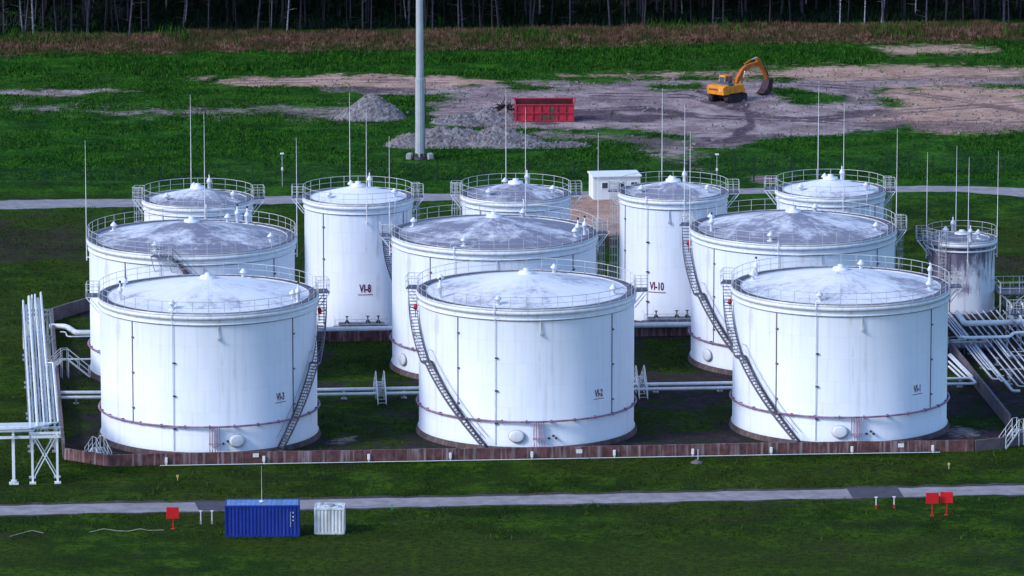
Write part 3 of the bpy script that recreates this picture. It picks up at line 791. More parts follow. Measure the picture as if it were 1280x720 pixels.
# green mesh fence + gate
def fence(a, b, label, h=2.0, step=2.5, gate=False):
    root = thing('mesh_gate' if gate else 'mesh_fence', a, math.atan2((b-a).y,(b-a).x), label, 'gate' if gate else 'fence')
    L = (b-a).length; n = max(2,int(L/step))
    for i in range(n+1): m = MB(); m.box((i*L/n,0,h/2),(.09 if not gate else .16,.09,h+.1)); m.build('post', 'fence_green', root)
    m = MB(); k = int(L/(.10 if gate else .12))
    for i in range(k): m.bar((i*L/k,0,.05),(i*L/k,0,h),.012)
    for z in np.linspace(.1,h,6): m.bar((0,0,z),(L,0,z),.02)
    m.build('mesh', 'fence_green', root)
fence(G(-60,234), G(917,221), 'long dark green wire mesh fence left of the gate, behind the rear path')
fence(G(991,220), G(1340,214), 'dark green wire mesh fence right of the gate, behind the rear path')
fence(G(919,227), G(989,226), 'tall dark green mesh gate behind tank VI-10', 2.9, 2.0, True)

# skip
sk = thing('skip', G(681,152.5), D2R(2), 'long open red skip with ribbed sides beside the gravel heaps', 'skip')
w, d, h = 6.9, 2.5, 2.0
m = MB()
t = .08
m.box((0,0,h*.5+.1),(w,t,h)); m.box((-w/2,d/2,h*.5+.1),(t,d,h)); m.box((w/2,d/2,h*.5+.1),(t,d,h)); m.build('body', 'skip_red', sk)
m = MB(); m.box((0,d,h*.5+.25),(w,t,h+.3)); m.build('rear_side', 'skip_red', sk)
m = MB(); m.box((0,d/2,.25),(w-.1,d-.1,.1)); m.box((0,d-.06,h*.5+.3),(w-.1,.03,h+.1)); m.box((-w/2+.06,d/2,h*.5+.1),(.03,d-.15,h-.1)); m.box((w/2-.06,d/2,h*.5+.1),(.03,d-.15,h-.1)); m.build('inside', 'skip_inside', sk)
m = MB()
for i in range(8): m.box((-w/2+.05+i*(w-.1)/7,-.1,h*.5+.1),(.12,.13,h))
for z in (.12,1.1,h+.08): m.box((0,-.11,z),(w+.1,.14,.13))
m.build('rib', 'skip_red', sk).name = 'ribs'
m = MB(); m.box((0,d,h+.45),(w+.3,.16,.12)); m.bar((w/2,0,h+.1),(w/2+.3,d,h+.55),.12); m.bar((-w/2,0,h+.1),(-w/2-.1,d,h+.55),.12); m.build('rim', 'skip_red', sk)
m = MB(); m.box((.75,-.06,1.55),(.75,.05,.6)); m.box((.75,-.06,.65),(.8,.05,.75)); m.box((-.2,-.06,.5),(.8,.05,.6)); m.build('rusty_patch', 'skip_patch', sk)

# excavator (x = forward)
pe = G(910, 126); EX = thing('excavator', (pe.x, pe.y, 0), D2R(52), 'orange tracked excavator with raised boom working on the bare ground', 'excavator')
for y in (-1.15, 1.15):
    m = MB(); prof = [(-1.7,.0),(1.7,.0),(2.0,.2),(2.1,.48),(1.95,.78),(1.7,.9),(-1.7,.9),(-1.95,.78),(-2.1,.48),(-2.0,.2)]
    m.prism(prof, y-.28, y+.28)
    for i in range(20):
        x = -1.7+3.4*i/19; m.box((x,y,-.0),(.1,.6,.05)); m.box((x,y,.92),(.1,.6,.05))
    tk = m.build('track', 'track_black', EX)
    m = MB()
    for x in (-1.6,-.9,-.3,.3,.9,1.6):
        r_ = .33 if abs(x) > 1.5 else .2
        c0 = [(x+r_*math.cos(a), .45+r_*math.sin(a)-(0 if abs(x)>1.5 else .15)) for a in np.linspace(0,2*PI,12,endpoint=False)]
        m.prism(c0, y-.31, y+.31)
    m.build('rollers', 'bucket_dark', tk)
m = MB(); m.box((0,0,.6),(2.2,1.9,.4)); m.lathe([(.75,.75),(.75,1.0)],20); m.build('undercarriage', 'track_black', EX)
rot = Matrix.Rotation(D2R(-4), 4, 'Z')
m = MB(); m.box((.1,0,1.3),(3.4,2.5,.5), M=rot, bev=.06); m.box((.15,-.8,1.75),(2.9,.85,.5), M=rot, bev=.08); m.build('body', 'machine_orange', EX)
m = MB(); pr = [(-2.35,1.05),(-1.3,1.0),(-1.3,2.15),(-2.1,2.1),(-2.5,1.85)]
m.prism(pr, -1.3, 1.3, rot); m.build('counterweight', 'machine_orange', EX)
m = MB(); m.box((-.75,0,2.12),(1.2,2.2,.32), M=rot, bev=.08); m.box((-.6,-.5,2.35),(.3,.25,.3), M=rot); mat('hood_grey', (.07,.08,.12), .6, 0, .2, 2); m.build('engine_hood', 'hood_grey', EX)
# cab on left side (+y)
m = MB(); pr = [(-.15,1.5),(1.25,1.5),(1.3,2.2),(1.05,3.0),(-.1,3.05),(-.2,2.4)]
m.prism(pr, .35, 1.3, rot); cab = m.build('cab', 'machine_orange', EX)
for (x0, z0, x1, z1, y) in ((.0,2.0,.5,2.85,.34),(.6,2.0,1.1,2.85,.34),(.0,2.0,.5,2.85,1.31),(.6,1.8,1.1,2.85,1.31)):
    m = MB(); m.box(((x0+x1)/2, y,(z0+z1)/2),(x1-x0,.02,z1-z0), M=rot); m.build('window', 'cab_glass', cab)
m = MB(); m.box((-.19,.82,2.55),(.03,.75,.62), M=rot); m.build('window', 'cab_glass', cab)
m = MB(); m.box((1.24,.82,2.4),(.05,.75,1.0), M=rot); m.build('window', 'cab_glass', cab)
# counterweight lettering: worn red characters and round emblem
m = MB()
for i in range(7):
    yy = .85-i*.2; z = 1.66
    for q in range(3):
        if random.random() < .85: m.box((-2.41+.0,yy+(q-1)*.05,z+random.uniform(-.03,.03)),(.16,.045,.20), M=rot)
m.build('lettering', 'letter_red', EX)
m = MB()
for a in np.linspace(0,2*PI,12,endpoint=False): m.box((-2.40,-.85+.17*math.cos(a),1.66+.17*math.sin(a)),(.18,.07,.07), M=rot)
m.build('emblem', 'post_white', EX)
# boom: two segments, tapered box sections
def boxseg(pts, wid, m):
    """pts: list of (x,z,halfheight)"""
    n = len(pts); vs = []
    for i, (x, z, hh) in enumerate(pts):
        x0, z0 = pts[max(i-1,0)][:2]; x1, z1 = pts[min(i+1,n-1)][:2]
        dx, dz = x1-x0, z1-z0; l = math.hypot(dx, dz); nx, nz = -dz/l, dx/l
        for sx, sy in ((1,-1),(1,1),(-1,1),(-1,-1)): vs.append(tuple(rot @ Vector((x+nx*hh*sx, sy*wid/2-.1, z+nz*hh*sx))))
    fs = [(0,1,2,3), tuple(n*4-4+k for k in (3,2,1,0))]
    for i in range(n-1):
        for k in range(4): fs.append((i*4+k, i*4+4+k, i*4+4+(k+1)%4, i*4+(k+1)%4))
    m.add(vs, fs)
m = MB(); boxseg([(1.1,1.6,.2),(1.7,2.5,.28),(2.6,3.4,.33),(3.2,3.72,.30),(4.6,3.95,.22),(5.6,4.1,.15)], .40, m); m.build('boom', 'machine_boom', EX)
m = MB(); boxseg([(5.25,4.7,.14),(5.6,4.3,.29),(6.2,3.5,.24),(7.25,1.9,.14)], .34, m); m.build('arm', 'machine_boom', EX)
T = lambda x, y, z: tuple(rot @ Vector((x, y-.1, z)))
m = MB(); m.tube([T(3.0,0,4.2),T(4.2,0,4.58)],.11,8); m.build('cylinder_barrel', 'machine_boom', EX)
for y in (-.3,.3): m = MB(); m.tube([T(1.9,y,1.6),T(2.4,y,2.6)],.1,8); m.build('cylinder_barrel', 'machine_boom', EX)
m = MB(); m.tube([T(4.0,0,4.55),T(5.2,0,4.78)],.07,8); m.tube([T(2.3,-.3,2.4),T(2.7,-.3,3.4)],.06,8); m.tube([T(2.3,.3,2.4),T(2.7,.3,3.4)],.06,8); m.build('piston_rod', 'chrome', EX)
m = MB(); m.tube([T(5.95,0,4.5),T(6.9,0,3.1),T(7.35,0,2.6)],.09,7); m.bar(T(7.35,0,2.6),T(7.5,0,1.8),.12); m.bar(T(7.2,0,2.1),T(7.4,0,2.6),.12); m.build('bucket_linkage', 'bucket_dark', EX)
m = MB(); prb = [(7.55,1.95),(7.75,1.4),(7.65,.7),(7.2,.2),(6.5,.0),(5.9,.2),(6.1,.4),(6.6,.75),(6.9,1.3),(7.1,1.9)]
m.prism(prb, -.65, .45, rot)
for i in range(5): m.box((5.85,-.6+i*.25,.28),(.3,.08,.1), M=rot)
m.build('bucket', 'bucket_dark', EX)

# ------------------------------------------------------------------ noise for numpy
def vnoise(x, y, seed=0):
    xi = np.floor(x).astype(np.int64); yi = np.floor(y).astype(np.int64); xf = x-xi; yf = y-yi
    def h(a, b):
        n = (a*374761393+b*668265263+seed*1442695041) & 0x7fffffff
        n = ((n ^ (n >> 13))*1274126177) & 0x7fffffff
        return ((n ^ (n >> 16)) & 0xffff)/65535.0
    u = xf*xf*(3-2*xf); v = yf*yf*(3-2*yf)
    return (h(xi,yi)*(1-u)+h(xi+1,yi)*u)*(1-v)+(h(xi,yi+1)*(1-u)+h(xi+1,yi+1)*u)*v
def fbm(x, y, oct=4, seed=0):
    s = 0; a = .5; t = 0
    for o in range(oct): s = s+a*vnoise(x*2**o, y*2**o, seed+o*17); t += a; a *= .5
    return s/t
def sst(x, a, b):
    t = np.clip((x-a)/(b-a), 0, 1); return t*t*(3-2*t)
def sdpoly(px, py, poly):
    """signed distance (positive inside) in px"""
    d = np.full(px.shape, 1e9); inside = np.zeros(px.shape, bool); n = len(poly)
    for i in range(n):
        x0, y0 = poly[i]; x1, y1 = poly[(i+1) % n]
        ex, ey = x1-x0, y1-y0; wx, wy = px-x0, py-y0
        t = np.clip((wx*ex+wy*ey)/(ex*ex+ey*ey), 0, 1)
        d = np.minimum(d, (wx-ex*t)**2+(wy-ey*t)**2)
        c = ((y0 > py) != (y1 > py)) & (px < (x1-x0)*(py-y0)/((y1-y0) or 1e-9)+x0)
        inside ^= c
    return np.where(inside, 1, -1)*np.sqrt(d)
YS = 4.5   # ground features are laid out on a survey grid, stretched so that distances are roughly metric
RUTS = [[(700,140),(800,135),(880,146),(1000,150),(1120,140),(1290,128)],[(740,118),(860,120),(960,146),(1080,156),(1290,150)],[(905,180),(940,155),(930,132),(870,112)],[(760,96),(900,94),(1050,100),(1290,94)],[(1000,105),(1100,112),(1200,125),(1290,142)],[(240,104),(400,101),(560,102)]]
def paint(X, Y):
    px, py = Pnp(X, Y)
    n1 = fbm(X*.09, Y*.09, 4, 3); n2 = fbm(X*.35, Y*.35, 3, 9); n3 = fbm(X*.05, Y*.12, 4, 21)
    w = (n1-.5)*70+(n2-.5)*26
    def reg(poly, soft=10, bias=0):
        d = sdpoly(px, py*YS, [(a, b*YS) for a, b in poly]); k = soft*2.1; return np.clip((d+w*.9+bias+k)/(2*k), 0, 1)
    sand = reg([(235,104),(300,99),(420,96),(560,95),(615,101),(560,106),(420,108),(290,110)])
    sand = np.maximum(sand, .85*reg([(690,92),(820,88),(1000,84),(1290,86),(1290,99),(1000,101),(700,99)], 14))
    sand = np.maximum(sand, reg([(1070,112),(1180,103),(1290,110),(1290,163),(1180,166),(1080,150),(1120,130)], 20))
    sand = np.maximum(sand, .7*reg([(1090,60),(1180,56),(1260,59),(1240,67),(1120,67)], 14, -6))
    sand = np.maximum(sand, .7*reg([(225,97),(270,93),(275,104),(235,106)], 10, -8))
    sand = np.maximum(sand, .95*reg([(690,252),(790,244),(800,262),(775,292),(700,288),(680,270)], 14))
    grey = reg([(690,100),(1000,97),(1290,98),(1290,108),(1110,112),(1140,160),(1060,165),(950,171),(925,181),(885,182),(862,168),(800,160),(700,159),(640,150),(560,124),(600,108)], 14)
    grey = np.maximum(grey, reg([(560,120),(650,115),(740,120),(740,160),(690,160),(540,158),(530,140)], 14, -4))
    grey = np.maximum(grey, reg([(0,114.5),(120,112.5),(250,111.5),(250,114),(120,117.5),(0,117)], 9, 2)*.9)
    grey = np.maximum(grey, reg([(395,110),(470,108),(560,110),(560,116),(480,119),(400,117)], 10)*.8)
    grey = np.maximum(grey, .58*reg([(-10,128),(150,132),(300,130),(440,124),(520,150),(420,160),(330,148),(150,150),(-10,142)], 24))
    grey = np.maximum(grey, .6*reg([(640,158),(880,168),(900,215),(860,215),(760,180),(640,182)], 20, -14))
    grey = np.maximum(grey, .9*reg([(945,219),(975,218),(975,230),(940,230)], 8, -3))
    gr = reg([(935,108),(1020,110),(1090,124),(1075,133),(1000,133),(960,122)], 12)
    gr = np.maximum(gr, reg([(800,104),(880,104),(884,111),(800,115)], 8)*.8)
    gr = np.maximum(gr, .9*reg([(640,106),(760,107),(760,113),(640,112)], 8)*.8)
    gr = np.maximum(gr, reg([(1190,104),(1290,103),(1290,112),(1190,113)], 8, -12)*.7)
    sand *= 1-gr; grey *= 1-gr
    # bare earth inside the bund and under the pipe yard
    soil = reg([(70,400),(112,386),(1160,372),(1300,372),(1300,540),(1225,562),(640,572),(140,581),(82,572)], 10, 0)
    patch = sst(n3+(n2-.5)*.25, .50, .62)*.85
    def greenbits(poly): return reg(poly, 14)
    gz = np.maximum(greenbits([(395,425),(500,423),(505,475),(395,478)]), greenbits([(790,420),(870,418),(885,470),(790,474)]))
    gz = np.maximum(gz, greenbits([(505,560),(400,560),(470,535),(530,540)])*.7)
    gz = np.maximum(gz, greenbits([(125,470),(85,470),(85,545),(128,540)])*.8)
    soil = soil*(1-np.maximum(patch*.75, gz*.85))
    track = reg([(420,549),(470,538),(525,521),(525,526),(470,543),(420,553)], 6, 2)
    track = np.maximum(track, reg([(890,545),(925,528),(950,540),(925,553)], 10)*.7)
    grey = np.maximum(grey, track*.55)
    grey = np.maximum(grey, .6*reg([(1185,530),(1230,540),(1225,552),(1190,548)], 10))
    brown = sst(fbm(X*.045, Y*.06, 3, 40), .48, .68)*(py > 245)*(py < 345)*.8
    brown = np.maximum(brown, reg([(-10,285),(115,280),(118,322),(-10,326)], 26)*.9)
    brown = np.maximum(brown, .36*sst(fbm(X*.10+7, Y*.16, 4, 44), .50, .64)*(py > 560))
    brown = np.maximum(brown, reg([(1238,322),(1300,320),(1300,345),(1240,340)], 14))
    dark = sst(fbm(X*.07, Y*.1, 4, 77), .5, .75)*grey
    dark = np.maximum(dark, reg([(1090,150),(1290,156),(1290,164),(1100,163)], 14)*.9)
    rt = np.zeros(px.shape)
    for pl in RUTS:
        for k_ in (-1.1, 1.1):
            pts_ = [(G(a, b_).x, G(a, b_).y+k_) for a, b_ in pl]; d_ = np.full(px.shape, 1e9)
            for (x0, y0), (x1, y1) in zip(pts_[:-1], pts_[1:]):
                ex, ey = x1-x0, y1-y0; t_ = np.clip(((X-x0)*ex+(Y-y0)*ey)/(ex*ex+ey*ey), 0, 1); d_ = np.minimum(d_, np.hypot(X-x0-ex*t_, Y-y0-ey*t_))
            rt = np.maximum(rt, 1-sst(d_+(n2-.5)*.9, .25, .75))
    dark = np.maximum(dark, rt*.8*np.maximum(grey, sand))
    return sand, np.clip(grey,0,1), np.clip(soil,0,1), np.clip(brown,0,1), np.clip(dark,0,1)

def scatter(n, y0, y1, xm=68):
    Y = np.random.uniform(y0, y1, n); hw = Y*640/F*1.04+1; X = np.random.uniform(-1, 1, n)*hw; return X, Y
# ground sheet
def axis(lo, hi, step, outer, grow=1.35):
    a = list(np.arange(lo, hi+step*.5, step)); s = step
    while a[-1] < outer[1]: s *= grow; a.append(a[-1]+s)
    s = step; b = []
    c = a[0]
    while c > outer[0]: s *= grow; c -= s; b.append(c)
    return np.array(b[::-1]+a)
gx = axis(-74, 74, .5, (-2500, 2500)); gy = axis(438, 775, .62, (-600, 5000))
XX, YY = np.meshgrid(gx, gy, indexing='xy'); nx, ny = len(gx), len(gy)
me = bpy.data.meshes.new('ground')
co = np.stack([XX.ravel(), YY.ravel(), np.zeros(XX.size)], 1)
ii = (np.arange(ny-1)[:, None]*nx+np.arange(nx-1)[None]).ravel()
fc = np.stack([ii, ii+1, ii+nx+1, ii+nx], 1)
me.vertices.add(len(co)); me.vertices.foreach_set('co', co.ravel())
me.loops.add(fc.size); me.loops.foreach_set('vertex_index', fc.ravel())
me.polygons.add(len(fc)); me.polygons.foreach_set('loop_start', np.arange(0, fc.size, 4)); me.update(); me.validate()
inr = (np.abs(XX) < 100) & (YY > 420) & (YY < 800)
S = [np.zeros(XX.shape) for _ in range(5)]
res = paint(XX[inr], YY[inr])
for a, b in zip(S, res): a[inr] = b
for nm_, (r0, g0, b0) in (('coverA', (S[0], S[1], S[2])), ('coverB', (S[3], S[4], S[3]*0))):
    at = me.attributes.new(nm_, 'FLOAT_COLOR', 'POINT')
    at.data.foreach_set('color', np.stack([r0.ravel(), g0.ravel(), b0.ravel(), np.ones(XX.size)], 1).ravel())

def grass_color(nt, P):
    big = noise(nt, P, .035, 4, .6); mid = noise(nt, P, .22, 5, .62, (1,1.0,1)); fin = noise(nt, P, 1.6, 6, .72); ffin = noise(nt, P, 6.0, 4, .75)
    c = ramp(nt, mid, [(.40,(.0055,.018,.0018)),(.5,(.015,.043,.0026)),(.60,(.040,.088,.0050))])
    y = ramp(nt, big, [(.42,(0,0,0)),(.62,(.8,.8,.8))])
    c = mixc(nt, y, c, (.034,.050,.006))
    c = mixc(nt, ramp(nt, fin, [(.42,(.85,.85,.85)),(.55,(0,0,0))]), c, (.006,.015,.004))
    c = mixc(nt, ramp(nt, ffin, [(.50,(0,0,0)),(.66,(.75,.75,.75))]), c, (.065,.115,.016))
    br = noise(nt, P, .5, 5, .7); c = mixc(nt, ramp(nt, br, [(.60,(0,0,0)),(.74,(.6,.6,.6))]), c, (.040,.032,.015))
    return c, mid, fin, ffin
m, nt, b = newmat('ground_cover'); N, Lk = nt.nodes, nt.links
ge = N.new('ShaderNodeNewGeometry'); P = ge.outputs['Position']
gc, mid, fin, ffin = grass_color(nt, P)
# northern meadow is lusher
sy = N.new('ShaderNodeSeparateXYZ'); Lk.new(P, sy.inputs[0])
far = ramp(nt, mth(nt, 'DIVIDE', sy.outputs[1], 1000), [(.600,(0,0,0)),(.63,(1,1,1))])
gc = mixc(nt, mth(nt, 'MULTIPLY', far, .6), gc, ramp(nt, mth(nt, 'ADD', mth(nt, 'MULTIPLY', mid, .5), mth(nt, 'MULTIPLY', fin, .5)), [(.41,(.0035,.028,.004)),(.5,(.011,.078,.0075)),(.59,(.042,.165,.014))]))
aA = N.new('ShaderNodeAttribute'); aA.attribute_name = 'coverA'; aB = N.new('ShaderNodeAttribute'); aB.attribute_name = 'coverB'
sA = N.new('ShaderNodeSeparateColor'); Lk.new(aA.outputs['Color'], sA.inputs[0]); sB = N.new('ShaderNodeSeparateColor'); Lk.new(aB.outputs['Color'], sB.inputs[0])
brk = noise(nt, P, .9, 7, .75); brk2 = noise(nt, P, 3.0, 5, .7)
brk3 = mth(nt, 'ADD', mth(nt, 'MULTIPLY', brk, .6), mth(nt, 'MULTIPLY', brk2, .4))
brk4 = mth(nt, 'ADD', mth(nt, 'MULTIPLY', noise(nt, P, .33, 8, .78), .55), mth(nt, 'MULTIPLY', noise(nt, P, 1.7, 6, .75, (.5,1.6,1)), .45))
def msk(s, k=.34):   # ragged edge
    v = mth(nt, 'ADD', s, mth(nt, 'MULTIPLY', mth(nt, 'SUBTRACT', brk4, .5), 3.0))
    return ramp(nt, v, [(.5-k*.4,(0,0,0)),(.5+k*.4,(1,1,1))])
soilc = ramp(nt, brk3, [(.36,(.020,.014,.020)),(.52,(.042,.030,.040)),(.66,(.075,.058,.070))])
soilg = mixc(nt, ramp(nt, noise(nt, P, .35, 6, .7), [(.47,(0,0,0)),(.60,(.85,.85,.85))]), soilc, (.017,.034,.012))
greyc = ramp(nt, mth(nt,'ADD',mth(nt,'MULTIPLY',brk3,.5),mth(nt,'MULTIPLY',noise(nt,P,.16,7,.7),.5)), [(.38,(.085,.054,.058)),(.5,(.26,.195,.205)),(.60,(.45,.365,.37))])
darkc = ramp(nt, brk3, [(.40,(.030,.018,.030)),(.62,(.13,.095,.125))])
sandc = ramp(nt, mth(nt,'ADD',mth(nt,'MULTIPLY',brk3,.6),mth(nt,'MULTIPLY',noise(nt,P,.2,6,.7),.4)), [(.38,(.17,.10,.085)),(.5,(.40,.255,.205)),(.62,(.57,.41,.34))])
brownc = ramp(nt, brk3, [(.38,(.018,.012,.014)),(.62,(.055,.040,.036))])
c = mixc(nt, mth(nt, 'MULTIPLY', msk(sB.outputs[0]), .7), gc, brownc)
c = mixc(nt, msk(sA.outputs[2]), c, soilg)
c = mixc(nt, msk(sA.outputs[1]), c, mixc(nt, mth(nt, 'MULTIPLY', msk(sB.outputs[1]), .85), greyc, darkc))
c = mixc(nt, msk(sA.outputs[0]), c, mixc(nt, mth(nt, 'MULTIPLY', msk(sB.outputs[1]), .6), sandc, darkc))
Lk.new(c, b.inputs['Base Color']); b.inputs['Roughness'].default_value = .95; b.inputs['Specular IOR Level'].default_value = .03
bp = N.new('ShaderNodeBump'); bp.inputs['Strength'].default_value = .6; bp.inputs['Distance'].default_value = .25
Lk.new(mth(nt, 'ADD', brk3, mth(nt, 'MULTIPLY', ffin, .4)), bp.inputs['Height']); Lk.new(bp.outputs['Normal'], b.inputs['Normal'])
me.materials.append(m); go = bpy.data.objects.new('ground', me); C.objects.link(go); tag(go, kind='structure')
m, nt, b = newmat('grass_blade')
ge = nt.nodes.new('ShaderNodeNewGeometry'); gc, *_ = grass_color(nt, ge.outputs['Position'])
sy = nt.nodes.new('ShaderNodeSeparateXYZ'); nt.links.new(ge.outputs['Position'], sy.inputs[0])
gc = mixc(nt, ramp(nt, mth(nt, 'DIVIDE', sy.outputs[1], 1000), [(.600,(0,0,0)),(.63,(.7,.7,.7))]), gc, ramp(nt, noise(nt, ge.outputs['Position'], 1.1, 5, .7), [(.40,(.0045,.034,.005)),(.52,(.014,.092,.010)),(.62,(.060,.175,.020))]))
nt.links.new(gc, b.inputs['Base Color']); b.inputs['Roughness'].default_value = .8; b.inputs['Specular IOR Level'].default_value = .03

mat('tuft_blade', (.035,.07,.010), .8, 0, .5, .7, spec=.05)
# paths
m, nt, b = newmat('path_gravel'); ge = nt.nodes.new('ShaderNodeNewGeometry')
n_ = noise(nt, ge.outputs['Position'], .8, 7, .7); n2_ = noise(nt, ge.outputs['Position'], .12, 3, .5, (1,4,1))
c = ramp(nt, n_, [(.36,(.17,.155,.18)),(.64,(.30,.28,.315))]); c = mixc(nt, ramp(nt, n2_, [(.45,(0,0,0)),(.7,(.5,.5,.5))]), c, (.14,.13,.145))
nt.links.new(c, b.inputs['Base Color']); b.inputs['Roughness'].default_value = .9
mat('path_asphalt', (.055,.052,.075), .85, 0, .3, .9, .3)
mat('path_verge', (.04,.034,.03), .95, 0, .5, 1.2, .4)
def path(name, upper, lower, m, z, rag=.12):
    """strip between two survey lines, sampled finely, ragged edges"""
    pu = [G(x, y) for x, y in upper]; pl = [G(x, y) for x, y in lower]
    def samp(P_, n):
        out = []; segs = list(zip(P_[:-1], P_[1:])); Ls = [(b-a).length for a, b in segs]; T_ = sum(Ls)
        for i in range(n+1):
            d = T_*i/n
            for (a, b), l in zip(segs, Ls):
                if d <= l+1e-6: out.append(a+(b-a)*(d/l)); break
                d -= l
            else: out.append(P_[-1].copy())
        return out
    n = max(8, int((pu[-1]-pu[0]).length/.6)); A = samp(pu, n); B = samp(pl, n); mb = MB(); vs = []
    for i, (a, b) in enumerate(zip(A, B)):
        ra = (fbm(np.array([i*.35]), np.array([3.3]), 4, 5)[0]-.5)*2*rag*2; rb = (fbm(np.array([i*.35]), np.array([9.3]), 4, 8)[0]-.5)*2*rag*2
        vs += [(a.x, a.y+ra, z), (b.x, b.y+rb, z)]
    mb.add(vs, [(2*i, 2*i+1, 2*i+3, 2*i+2) for i in range(n)]); return tag(mb.build(name, m), kind='structure')
path('path', [(-60,633.5),(640,620),(1340,605.6)], [(-60,645.5),(640,631.3),(1340,616.8)], 'path_gravel', .008, .22)
path('path_verge', [(-60,631),(640,617.2),(1340,602.8)], [(-60,647),(640,633),(1340,618)], 'path_verge', .004, .5)
path('rear_path', [(-60,251.5),(300,246.5),(640,240.5),(1060,233.5),(1200,232.5),(1340,237)], [(-60,263),(300,256),(640,248.7),(1060,240.5),(1200,239.8),(1340,251)], 'path_gravel', .008, .3)
for x0, x1, yu, yl, sl in ((243,297,627.5,638.5,6),(1058,1122,610.0,622.5,8)):
    path('asphalt_patch', [(x0,yu),(x1,yu-1)], [(x0+sl,yl+.3),(x1+sl,yl-1)], 'path_asphalt', .013, .06)

# ------------------------------------------------------------------ gravel heaps
m, nt, b = newmat('gravel'); ge = nt.nodes.new('ShaderNodeNewGeometry')
n1_ = noise(nt, ge.outputs['Position'], 1.6, 8, .8); v_ = nt.nodes.new('ShaderNodeTexVoronoi'); v_.inputs['Scale'].default_value = 3.2; nt.links.new(ge.outputs['Position'], v_.inputs['Vector'])
c = ramp(nt, n1_, [(.40,(.075,.055,.07)),(.5,(.27,.22,.25)),(.62,(.50,.43,.47))]); vb = nt.nodes.new('ShaderNodeRGBToBW'); nt.links.new(v_.outputs['Color'], vb.inputs[0]); c = mixc(nt, .5, c, ramp(nt, vb.outputs[0], [(.2,(.08,.06,.085)),(.8,(.36,.31,.37))]))
hs = nt.nodes.new('ShaderNodeHueSaturation'); hs.inputs['Saturation'].default_value = .55; hs.inputs['Value'].default_value = .78; nt.links.new(c, hs.inputs['Color'])
nt.links.new(hs.outputs[0], b.inputs['Base Color']); b.inputs['Roughness'].default_value = .95
bp = nt.nodes.new('ShaderNodeBump'); bp.inputs['Distance'].default_value = .3; bp.inputs['Strength'].default_value = .9; nt.links.new(n1_, bp.inputs['Height']); nt.links.new(bp.outputs['Normal'], b.inputs['Normal'])
mat('gravel_stone', (.22,.18,.19), .95, 0, .5, .8)
def heap(x0, x1, ybase, hpx, dep, label, seed, peaks, name='gravel_heap'):
    a = G(x0, ybase); b_ = G(x1, ybase); w = (b_-a).length; s = scale_at(a); H_ = hpx/s
    c0 = (a+b_)/2+Vector((0, dep/2, 0)); n = int(w/.22); k = int(dep/.22); mb = MB(); vs = []
    root = thing(name, (c0.x, c0.y, 0), 0, label, 'gravel heap')
    def hh(u, v):
        r_ = 0
        for pu, pv, ph, pw, pd in peaks: r_ = np.maximum(r_, ph*np.clip(1-np.sqrt(((u-pu)/pw)**2+((v-pv)/pd)**2), 0, 1)**.9)
        X = (u*w); Y = (v*dep)
        ed = np.clip((1-np.maximum(abs(u), abs(v))**3)*3, 0, 1)
        return (r_*H_*(1+.35*(fbm(X*.5+50, Y*.5+50, 4, seed)-.5))+(fbm(X*1.6+9, Y*1.6+9, 3, seed+3)-.5)*.5*sst(r_, .0, .25))*ed-.03
    us = np.linspace(-1, 1, n+1); vv = np.linspace(-1, 1, k+1); UU, VV_ = np.meshgrid(us, vv); Z = hh(UU, VV_)
    vs = np.stack([UU.ravel()*w/2, VV_.ravel()*dep/2, Z.ravel()], 1).tolist()
    fs = [(j*(n+1)+i, j*(n+1)+i+1, (j+1)*(n+1)+i+1, (j+1)*(n+1)+i) for j in range(k) for i in range(n) if max(Z[j,i],Z[j,i+1],Z[j+1,i],Z[j+1,i+1]) > -.02]
    mb.add(vs, fs, False); mb.build('pile', 'gravel', root)
    st = MB(); rs = random.Random(seed)
    for _ in range(int(w*dep*2.2)):
        u, v = rs.uniform(-1.05,1.05), rs.uniform(-1.05,1.05); z = float(hh(np.array(u), np.array(v)))
        if z < -.02 and rs.random() < .6: continue
        q = rs.uniform(.08,.24); st.box((u*w/2, v*dep/2, max(z,0)+q*.15), (q*rs.uniform(.7,1.4), q, q*.8), rz=rs.uniform(0,3), M=Matrix.Rotation(rs.uniform(-.1,.1), 4, 'X'))
    o = st.build('stones', 'gravel_stone', root); tag(o, kind='stuff')
heap(414, 509, 152, 33, 6.5, 'pointed gravel heap left of the tall mast', 31, [(.05,.0,1,.95,1.0),(-.35,-.1,.55,.6,.9),(.35,-.1,.6,.6,.9)])
heap(480, 690, 186, 26, 6.5, 'long low gravel heap running behind the tall mast', 32, [(-.35,.0,1.0,.6,1),(.02,.05,.8,.5,1),(.35,.05,.95,.55,1),(-.70,-.1,.6,.35,.8),(.2,0,.75,.5,1),(-.15,0,.85,.5,1),(.6,0,.6,.4,.8)])
heap(536, 650, 157, 17, 7, 'flat rubble heap left of the red skip', 33, [(-.3,-.1,.65,.7,1),(.3,.2,.95,.65,1),(.7,.3,.8,.35,.8)])
heap(640, 745, 186, 8, 4, 'flat spread of rubble below the red skip', 34, [(-.3,-.1,.65,.7,1),(.3,.2,.6,.65,1)])
# loose stones over the working yard
X, Y = scatter(60000, 640, 715); S_ = paint(X, Y); px, py = Pnp(X, Y); k_ = (S_[1]+S_[0] > .45) & (fbm(X*.3, Y*.3, 4, 91) > .50+.12*np.random.rand(len(X))); X, Y = X[k_][:1500], Y[k_][:1500]
st = MB()
for x_, y_ in zip(X, Y):
    q = .05+.13*random.random()**3*2; st.box((float(x_), float(y_), q*.2), (q*random.uniform(.8,1.6), q, q*.8), rz=random.uniform(0,3))
tag(st.build('loose_stones', 'gravel_stone'), kind='stuff')
